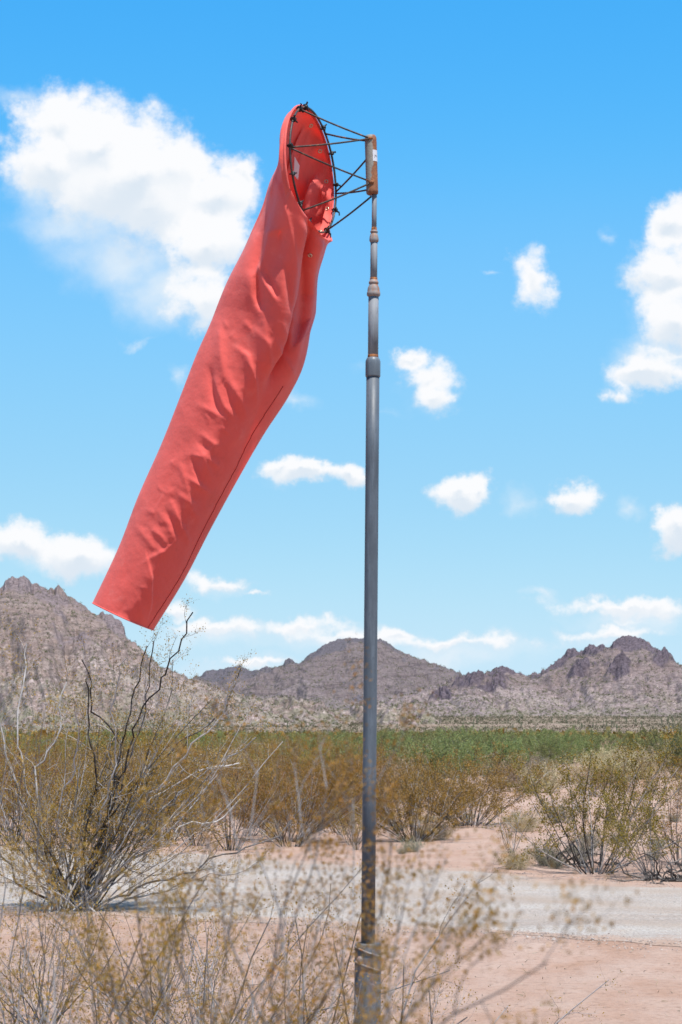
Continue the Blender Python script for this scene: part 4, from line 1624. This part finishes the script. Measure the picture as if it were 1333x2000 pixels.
    def near_bush(seed, bpx, dist, stems, label, extra, leafn):
        Q_ = Plant(seed)
        b0 = np.array((at(bpx, 1430, dist / cp)[0], dist, 0.))
        b0[2] = gz(b0[0], b0[1]) - .02
        for pxs, da, db in stems:
            r0 = Q_.rg.uniform(.0030, .0044)
            p = traced(Q_, pxs, da, db, r0, .0007, b0 + np.array((Q_.rg.normal(0, .05), Q_.rg.normal(0, .05), 0)), .003, 7)
            Q_.branch_out(p, r0, 13, .24, 4, .09, int(leafn * 3.2), .0058, .010, .30, .16, 4, .08)
        for k in range(extra):
            a = Q_.rg.uniform(0, 6.28)
            tl = Q_.rg.uniform(.08, .5)
            d = np.array((math.cos(a) * math.sin(tl), math.sin(a) * math.sin(tl), math.cos(tl)))
            p = grow(Q_.rg, b0, d, Q_.rg.uniform(.8, 1.45), 12, .06, .03)
            Q_.stem(p, .0045, .0012, 5)
            Q_.branch_out(p, .0045, 12, .24, 4, .09, int(leafn * 3.2), .0058, .010, .30, .16, 4, .06)
        return finish(Q_, 'creosote_bush', b0, near_mats, label, 'bush')
    tang = Kit('creosote_bush', [vase(560 + k, 1.0, [2.0, 1.7, 2.3][k], [20, 17, 23][k], 9, 5, 5, .0080, .0054, .36, .15, .016, .30, .24, 5, .10, .25) for k in range(3)], near_mats)
    for (px, dist, hh) in ((40, 7.2, 1.05), (150, 5.6, .95), (250, 8.5, 1.0), (330, 6.3, 1.0), (430, 9.6, .90), (-40, 5.2, 1.1), (100, 11.2, .7), (560, 7.4, .92), (640, 6.4, .86), (330, 12.2, .5)):
        tang.put(rg, (px - 666.5) / F * dist, dist, hh * 1.08, 'twiggy amber creosote bush in the tangle that fills the lower left foreground', 'bush', 'creosote bushes tangled in the lower left foreground')
    tang.done()
    near_bush(501, 520, 2.55, [
        ([(480, 2000), (512, 1910), (532, 1878), (556, 1820), (576, 1768), (602, 1716), (640, 1622), (656, 1585), (640, 1530)], 2.6, 2.75),
        ([(545, 1995), (522, 1900), (522, 1830), (568, 1742), (586, 1690), (612, 1648), (690, 1562), (735, 1528)], 2.55, 2.45),
        ([(600, 2000), (640, 1930), (680, 1880), (716, 1835), (746, 1798), (764, 1730), (776, 1668), (770, 1620)], 2.5, 2.4),
        ([(560, 2000), (562, 1880), (556, 1790), (520, 1700), (492, 1640), (486, 1575), (505, 1500)], 2.6, 2.8),
        ([(520, 2000), (470, 1900), (447, 1800), (470, 1700), (462, 1610), (440, 1545)], 2.5, 2.7),
        ([(640, 2000), (662, 1900), (690, 1790), (684, 1700), (700, 1620), (690, 1560)], 2.6, 2.9),
        ([(590, 1990), (600, 1880), (640, 1780), (632, 1690), (592, 1620), (588, 1540), (575, 1490)], 2.7, 2.9),
    ], 'out-of-focus creosote bush with pale grey stems crossing in front of the pole', 3, 8)
    near_bush(502, 760, 2.25, [
        ([(770, 1995), (800, 1962), (832, 1940), (880, 1905), (920, 1868), (938, 1838)], 2.25, 2.1),
        ([(740, 2000), (790, 1870), (830, 1790), (852, 1738), (872, 1676)], 2.3, 2.35),
        ([(790, 2000), (845, 1930), (868, 1880), (898, 1850), (885, 1770), (905, 1735)], 2.2, 2.2),
        ([(850, 2010), (930, 1960), (985, 1925), (1030, 1890), (1068, 1880)], 2.0, 1.8),
        ([(760, 2005), (770, 1920), (756, 1850), (780, 1790), (800, 1720)], 2.3, 2.4),
    ], 'blurred thin creosote bush in the bottom foreground, on the right of the pole foot', 0, 8)
    near_bush(503, 330, 2.8, [
        ([(190, 2000), (186, 1930), (181, 1880), (196, 1820), (170, 1740)], 2.8, 2.9),
        ([(285, 1995), (280, 1930), (282, 1860), (270, 1790), (272, 1715), (290, 1640)], 2.8, 2.7),
        ([(375, 2000), (365, 1920), (358, 1860), (356, 1790), (392, 1700), (410, 1640)], 2.75, 2.6),
        ([(415, 2000), (425, 1950), (445, 1880), (447, 1790), (430, 1720)], 2.8, 2.9),
        ([(240, 2000), (220, 1900), (150, 1840), (110, 1790), (100, 1740)], 2.8, 3.0),
        ([(330, 2000), (320, 1900), (330, 1820), (318, 1740)], 2.9, 3.1),
    ], 'out-of-focus creosote bush filling the lower left foreground', 2, 10)
    near_bush(504, 20, 5.0, [
        ([(30, 2000), (20, 1880), (50, 1700), (40, 1540), (62, 1400), (45, 1290), (40, 1262)], 5.0, 5.3),
        ([(60, 2000), (90, 1900), (70, 1760), (80, 1600), (76, 1450), (92, 1350), (70, 1300)], 5.0, 4.8),
        ([(10, 2000), (-20, 1900), (10, 1760), (-5, 1600), (12, 1480), (5, 1400)], 5.0, 5.1),
        ([(100, 2000), (130, 1920), (120, 1860), (60, 1800), (40, 1780)], 5.0, 4.7),
    ], 'thin out-of-focus creosote bush at the left edge with orange leaf tips over the hill', 0, 6)
    for k in range(26):
        px, py = rg.uniform(760, 1330), rg.uniform(1590, 1700)
        x, y = g(px, py)
        if y < road_far(x) + .4:
            continue
        (straw if rg.uniform() < .4 else greyk).put(rg, x, y, rg.uniform(.16, .42), 'tiny dry tuft on the open sand between the road and the bushes', 'shrub', 'dry tufts on the open sand')
    for k in (creo, fine, dense, bare, green, straw, greyk):
        k.done()

    # ---- everything farther out: one mass of small crowns
    def mass(name, n, fy, fx, fz, hsize, mat, label, nl, seed, filt=None):
        rq = np.random.default_rng(seed)
        y = fy(rq, n)
        x = fx(rq, n, y)
        if filt is not None:
            k = filt(x, y)
            x, y = x[k], y[k]
        n = len(x)
        h = hsize(rq, n, y)
        z = fz(x, y)
        # every crown: nl leaf-clump faces in a dome
        a = rq.uniform(0, 2 * np.pi, (n, nl))
        rr = np.sqrt(rq.uniform(0, 1, (n, nl))) * .75
        zz = rq.uniform(.05, 1, (n, nl)) * np.sqrt(np.clip(1 - (rr / .85) ** 2, .05, 1))
        c = np.stack([x[:, None] + np.cos(a) * rr * h[:, None], y[:, None] + np.sin(a) * rr * h[:, None], z[:, None] + zz * h[:, None]], -1).reshape(-1, 3)
        s = np.repeat(h, nl) * rq.uniform(.22, .48, n * nl)
        V, Q = leaf_geo(rq, [(c, s)], .8, .6)
        o = link(name, mesh_np(name, V, Q, False), mat)
        tag(o, label, 'scrub', kind='stuff')
        return o
    fxw = lambda rq, n, y: rq.uniform(-.3, .3, n) * y
    flat0 = lambda x, y: np.zeros(len(x))
    mass('desert_scrub', 4300, lambda rq, n: 140 + 300 * rq.uniform(0, 1, n) ** .75, fxw, flat0, lambda rq, n, y: rq.uniform(.8, 1.75, n), M_FARB,
         'distant mass of olive-brown scrub at the foot of the gravel slope', 26, 5)
    mass('green_scrub', 2200, lambda rq, n: 125 + 290 * rq.uniform(0, 1, n) ** .7, fxw, flat0, lambda rq, n, y: rq.uniform(.9, 1.6, n) * (1 + .5 * (rq.uniform(0, 1, n) < .08)), M_FARG,
         'distant mass of green bushes at the foot of the gravel slope', 26, 6,
         lambda x, y: np.random.default_rng(1).uniform(0, 1, len(x)) < (.02 + .40 / (1 + np.exp(-(x / y - .02) / .015))))
    slope = lambda x, y: np.maximum(0, y - 425) * .0150 - .4
    mass('slope_scrub', 22000, lambda rq, n: 430 + 700 * rq.uniform(0, 1, n) ** .85, fxw, slope, lambda rq, n, y: rq.uniform(.5, 1.25, n), M_FARS,
         'grey-green scrub dotted all over the pale gravel slope', 8, 7)
    mass('red_scrub', 4700, lambda rq, n: 425 + 75 * rq.uniform(0, 1, n), fxw, slope, lambda rq, n, y: rq.uniform(.5, 1.0, n), M_FARR,
         'reddish brown low scrub in a band at the foot of the gravel slope', 8, 8)
    # shrubs clinging to the hills, with the real height of the hill under each
    cs, hs = [], []
    rq = np.random.default_rng(9)
    for (V, rock, kc), n in zip(HILLS[:3], (17000, 9000, 9000)):
        i = rq.integers(0, V.shape[0] - 1, n)
        k = (rq.uniform(0, 1, n) ** 1.0 * (kc - 1)).astype(int)
        f = rq.uniform(0, 1, n)[:, None]
        p = V[i, k] * (1 - f) + V[i + 1, k] * f
        ok = rq.uniform(0, 1, n) > rock[i, k] * 1.1
        cs.append(p[ok])
        hs.append(rq.uniform(.45, 1.15, ok.sum()) * (1.0 if V is HILLS[0][0] else 1.35))
    p = np.concatenate(cs)
    h = np.concatenate(hs)
    n, nl = len(p), 7
    a = rq.uniform(0, 2 * np.pi, (n, nl))
    rr = np.sqrt(rq.uniform(0, 1, (n, nl))) * .7
    c = p[:, None, :] + np.stack([np.cos(a) * rr * h[:, None], np.sin(a) * rr * h[:, None], rq.uniform(.1, .9, (n, nl)) * h[:, None]], -1)
    V, Q = leaf_geo(rq, [(c.reshape(-1, 3), np.repeat(h, nl) * rq.uniform(.3, .6, n * nl))], .8, .6)
    tag(link('hill_scrub', mesh_np('hill_scrub', V, Q, False), M_FARS), 'small grey-green bushes dotted over the rocky hillsides', 'scrub', kind='stuff')


def build_saguaros():
    rg = np.random.default_rng(31)
    m, t, b, o = material('saguaro skin')
    oi = t.n('ShaderNodeObjectInfo')
    t.l(t.mix(oi.outputs['Random'], (.075, .085, .048), (.13, .135, .085)), b.inputs['Base Color'])
    b.inputs['Roughness'].default_value = .8

    def column(pts, r):
        """ribbed column with a rounded tip"""
        pts = np.asarray(pts, float)
        n = 12
        L = np.concatenate([[0], np.cumsum(np.linalg.norm(np.diff(pts, axis=0), axis=1))])
        tt = np.linspace(0, L[-1], n)
        W = np.stack([np.interp(tt, L, pts[:, c]) for c in range(3)], 1)
        rr = r * np.minimum(1, np.sqrt(np.clip((L[-1] - tt) / (r * 1.4) + .02, 0, 1))) * (1 - .12 * (1 - tt / L[-1]))
        V, q, tr = tube(W, rr, 20)
        ctr = np.repeat(W, 20, 0)
        k = np.tile(np.arange(20) % 2, n)[:, None]
        V[:n * 20] = ctr + (V[:n * 20] - ctr) * (1 - .16 * k)
        return V, q, tr
    pr = []
    specs = [[], [(1, 1.5, .5, 1.6)], [(1, 1.4, .5, 1.7), (-1, 1.9, .45, 1.2)], [(1, 1.3, .45, 1.3), (-1, 1.6, .5, 1.6), (.3, 2.2, .4, .9)]]
    for arms in specs:
        root = empty('saguaro_cactus')
        g_ = Geo()
        V, q, tr = column([(0, 0, -.2), (0, 0, 2), (.02, 0, 4)], .21)
        g_.add(V, q, tr)
        g_.make('trunk', m, root)
        for (sx, z0, out, up) in arms:
            g_ = Geo()
            V, q, tr = column([(0, 0, z0), (sx * out * .7, .1 * sx, z0 + .02), (sx * out, .1, z0 + .25), (sx * out, .1, z0 + up)], .13)
            g_.add(V, q, tr)
            g_.make('arm', m, root)
        pr.append(root)
    used = [False] * 4
    V = HILLS[3][0]
    k = 0
    while k < 110:
        y = rg.uniform(560, 1120)
        px = rg.uniform(380, 1400) if rg.uniform() < .4 else rg.uniform(900, 1380)
        x = (px - 666.5) / F * y
        z = max(0, y - 425) * .0150 - .5
        v = int(rg.integers(4))
        s_ = rg.uniform(.32, .72)
        o = place(pr[v], x, y, rg.uniform(0, 6.28), s_, first=not used[v], z=z)
        used[v] = True
        tag(o, 'tiny dark saguaro cactus standing on the pale slope below the hills', 'cactus', 'saguaros on the slope below the hills')
        k += 1


def build_litter():
    rg = np.random.default_rng(8)
    # gravel on the road and along its edges
    n = 15000
    x = rg.uniform(-7, 7, n)
    f = rg.uniform(-.06, 1.04, n)
    edge = rg.uniform(0, 1, n) < .45
    f = np.where(edge, rg.normal(.05, .075, n), f)
    y = np.array([road_near(a) + (road_far(a) - road_near(a)) * b for a, b in zip(x, f)])
    s = rg.uniform(.005, .012, n) * (1 + .8 * (rg.uniform(0, 1, n) < .04))
    z = np.array([gz(a, b) for a, b in zip(x, y)]) + .008
    base = np.array([(1, 0, 0), (-.5, .86, 0), (-.5, -.86, 0), (0.1, 0, .75), (.6, .6, .35)]) 
    fc = np.array([(0, 4, 3), (4, 1, 3), (1, 2, 3), (2, 0, 3), (0, 1, 4)])
    a = rg.uniform(0, 6.28, n)
    B = base[None] * rg.uniform(.6, 1.3, (n, 5, 1))
    X = B[..., 0] * np.cos(a)[:, None] - B[..., 1] * np.sin(a)[:, None]
    Y = B[..., 0] * np.sin(a)[:, None] + B[..., 1] * np.cos(a)[:, None]
    V = np.stack([X * s[:, None] + x[:, None], Y * s[:, None] + y[:, None], B[..., 2] * s[:, None] + z[:, None]], -1).reshape(-1, 3)
    T = (fc[None] + 5 * np.arange(n)[:, None, None]).reshape(-1, 3)
    mg = leaf_mat('gravel stones', [(.29, .235, .195), (.36, .31, .27), (.19, .15, .125), (.33, .265, .22), (.40, .36, .33)], 0, .9)
    tag(link('gravel', mesh_np('gravel', V, T), mg), 'loose pale gravel stones lying on and beside the road', 'gravel', kind='stuff')
    # clods and dead leaf litter on the sand
    n = 3200
    y = 8 + 34 * rg.uniform(0, 1, n) ** 1.2
    x = rg.uniform(-.2, .2, n) * y
    cl = np.array([mnoise.noise(Vector((p * .5, q * .35, 3))) for p, q in zip(x, y)])
    k = rg.uniform(-.45, .55, n) < cl
    x, y = x[k], y[k]
    n = len(x)
    g_ = Geo()
    V, Q = [], []
    L = rg.uniform(.008, .045, n)
    a = rg.uniform(0, 6.28, n)
    w = rg.uniform(.0018, .004, n)
    z = np.array([gz(p, q) for p, q in zip(x, y)]) + .004
    dx, dy = np.cos(a), np.sin(a)
    h = rg.uniform(.004, .028, n)
    c = np.stack([x, y, z], -1)
    d = np.stack([dx * L, dy * L, h * rg.uniform(-.2, 1, n)], -1)
    sd_ = np.stack([-dy * w, dx * w, np.zeros(n)], -1)
    up_ = np.stack([np.zeros(n), np.zeros(n), w * 1.6], -1)
    V = np.stack([c - sd_, c + sd_, c + up_, c + d - sd_ * .4, c + d + sd_ * .4, c + d + up_ * .5], 1).reshape(-1, 3)
    f4 = np.array([(0, 3, 5, 2), (2, 5, 4, 1), (1, 4, 3, 0)])
    Q = (f4[None] + 6 * np.arange(n)[:, None, None]).reshape(-1, 4)
    ml = leaf_mat('dead twigs', [(.16, .10, .07), (.26, .19, .14), (.09, .065, .05), (.33, .27, .22)], 0, .9)
    tag(link('dead_twigs', mesh_np('dead_twigs', V, Q), ml), 'dead twigs and leaf litter strewn over the sand', 'litter', kind='stuff')


M_STEMN = stem_mat('foreground bark', (.050, .042, .040), (.25, .235, .24), .52)
M_FARB = leaf_mat('far brown scrub', [(.25, .145, .016), (.32, .17, .02), (.19, .125, .018), (.36, .18, .026)], .3, patch=(.20, .19, .05))
M_FARG = leaf_mat('far green scrub', [(.20, .215, .09), (.25, .255, .105), (.16, .175, .08), (.33, .26, .10)], .4, patch=(.27, .19, .07))
M_FARS = leaf_mat('slope scrub', [(.115, .12, .07), (.15, .15, .09), (.09, .095, .055), (.18, .16, .11)], .2)
M_FARR = leaf_mat('red scrub', [(.12, .065, .045), (.15, .085, .055), (.09, .055, .04)], .1)
build_plants()
build_saguaros()
build_litter()
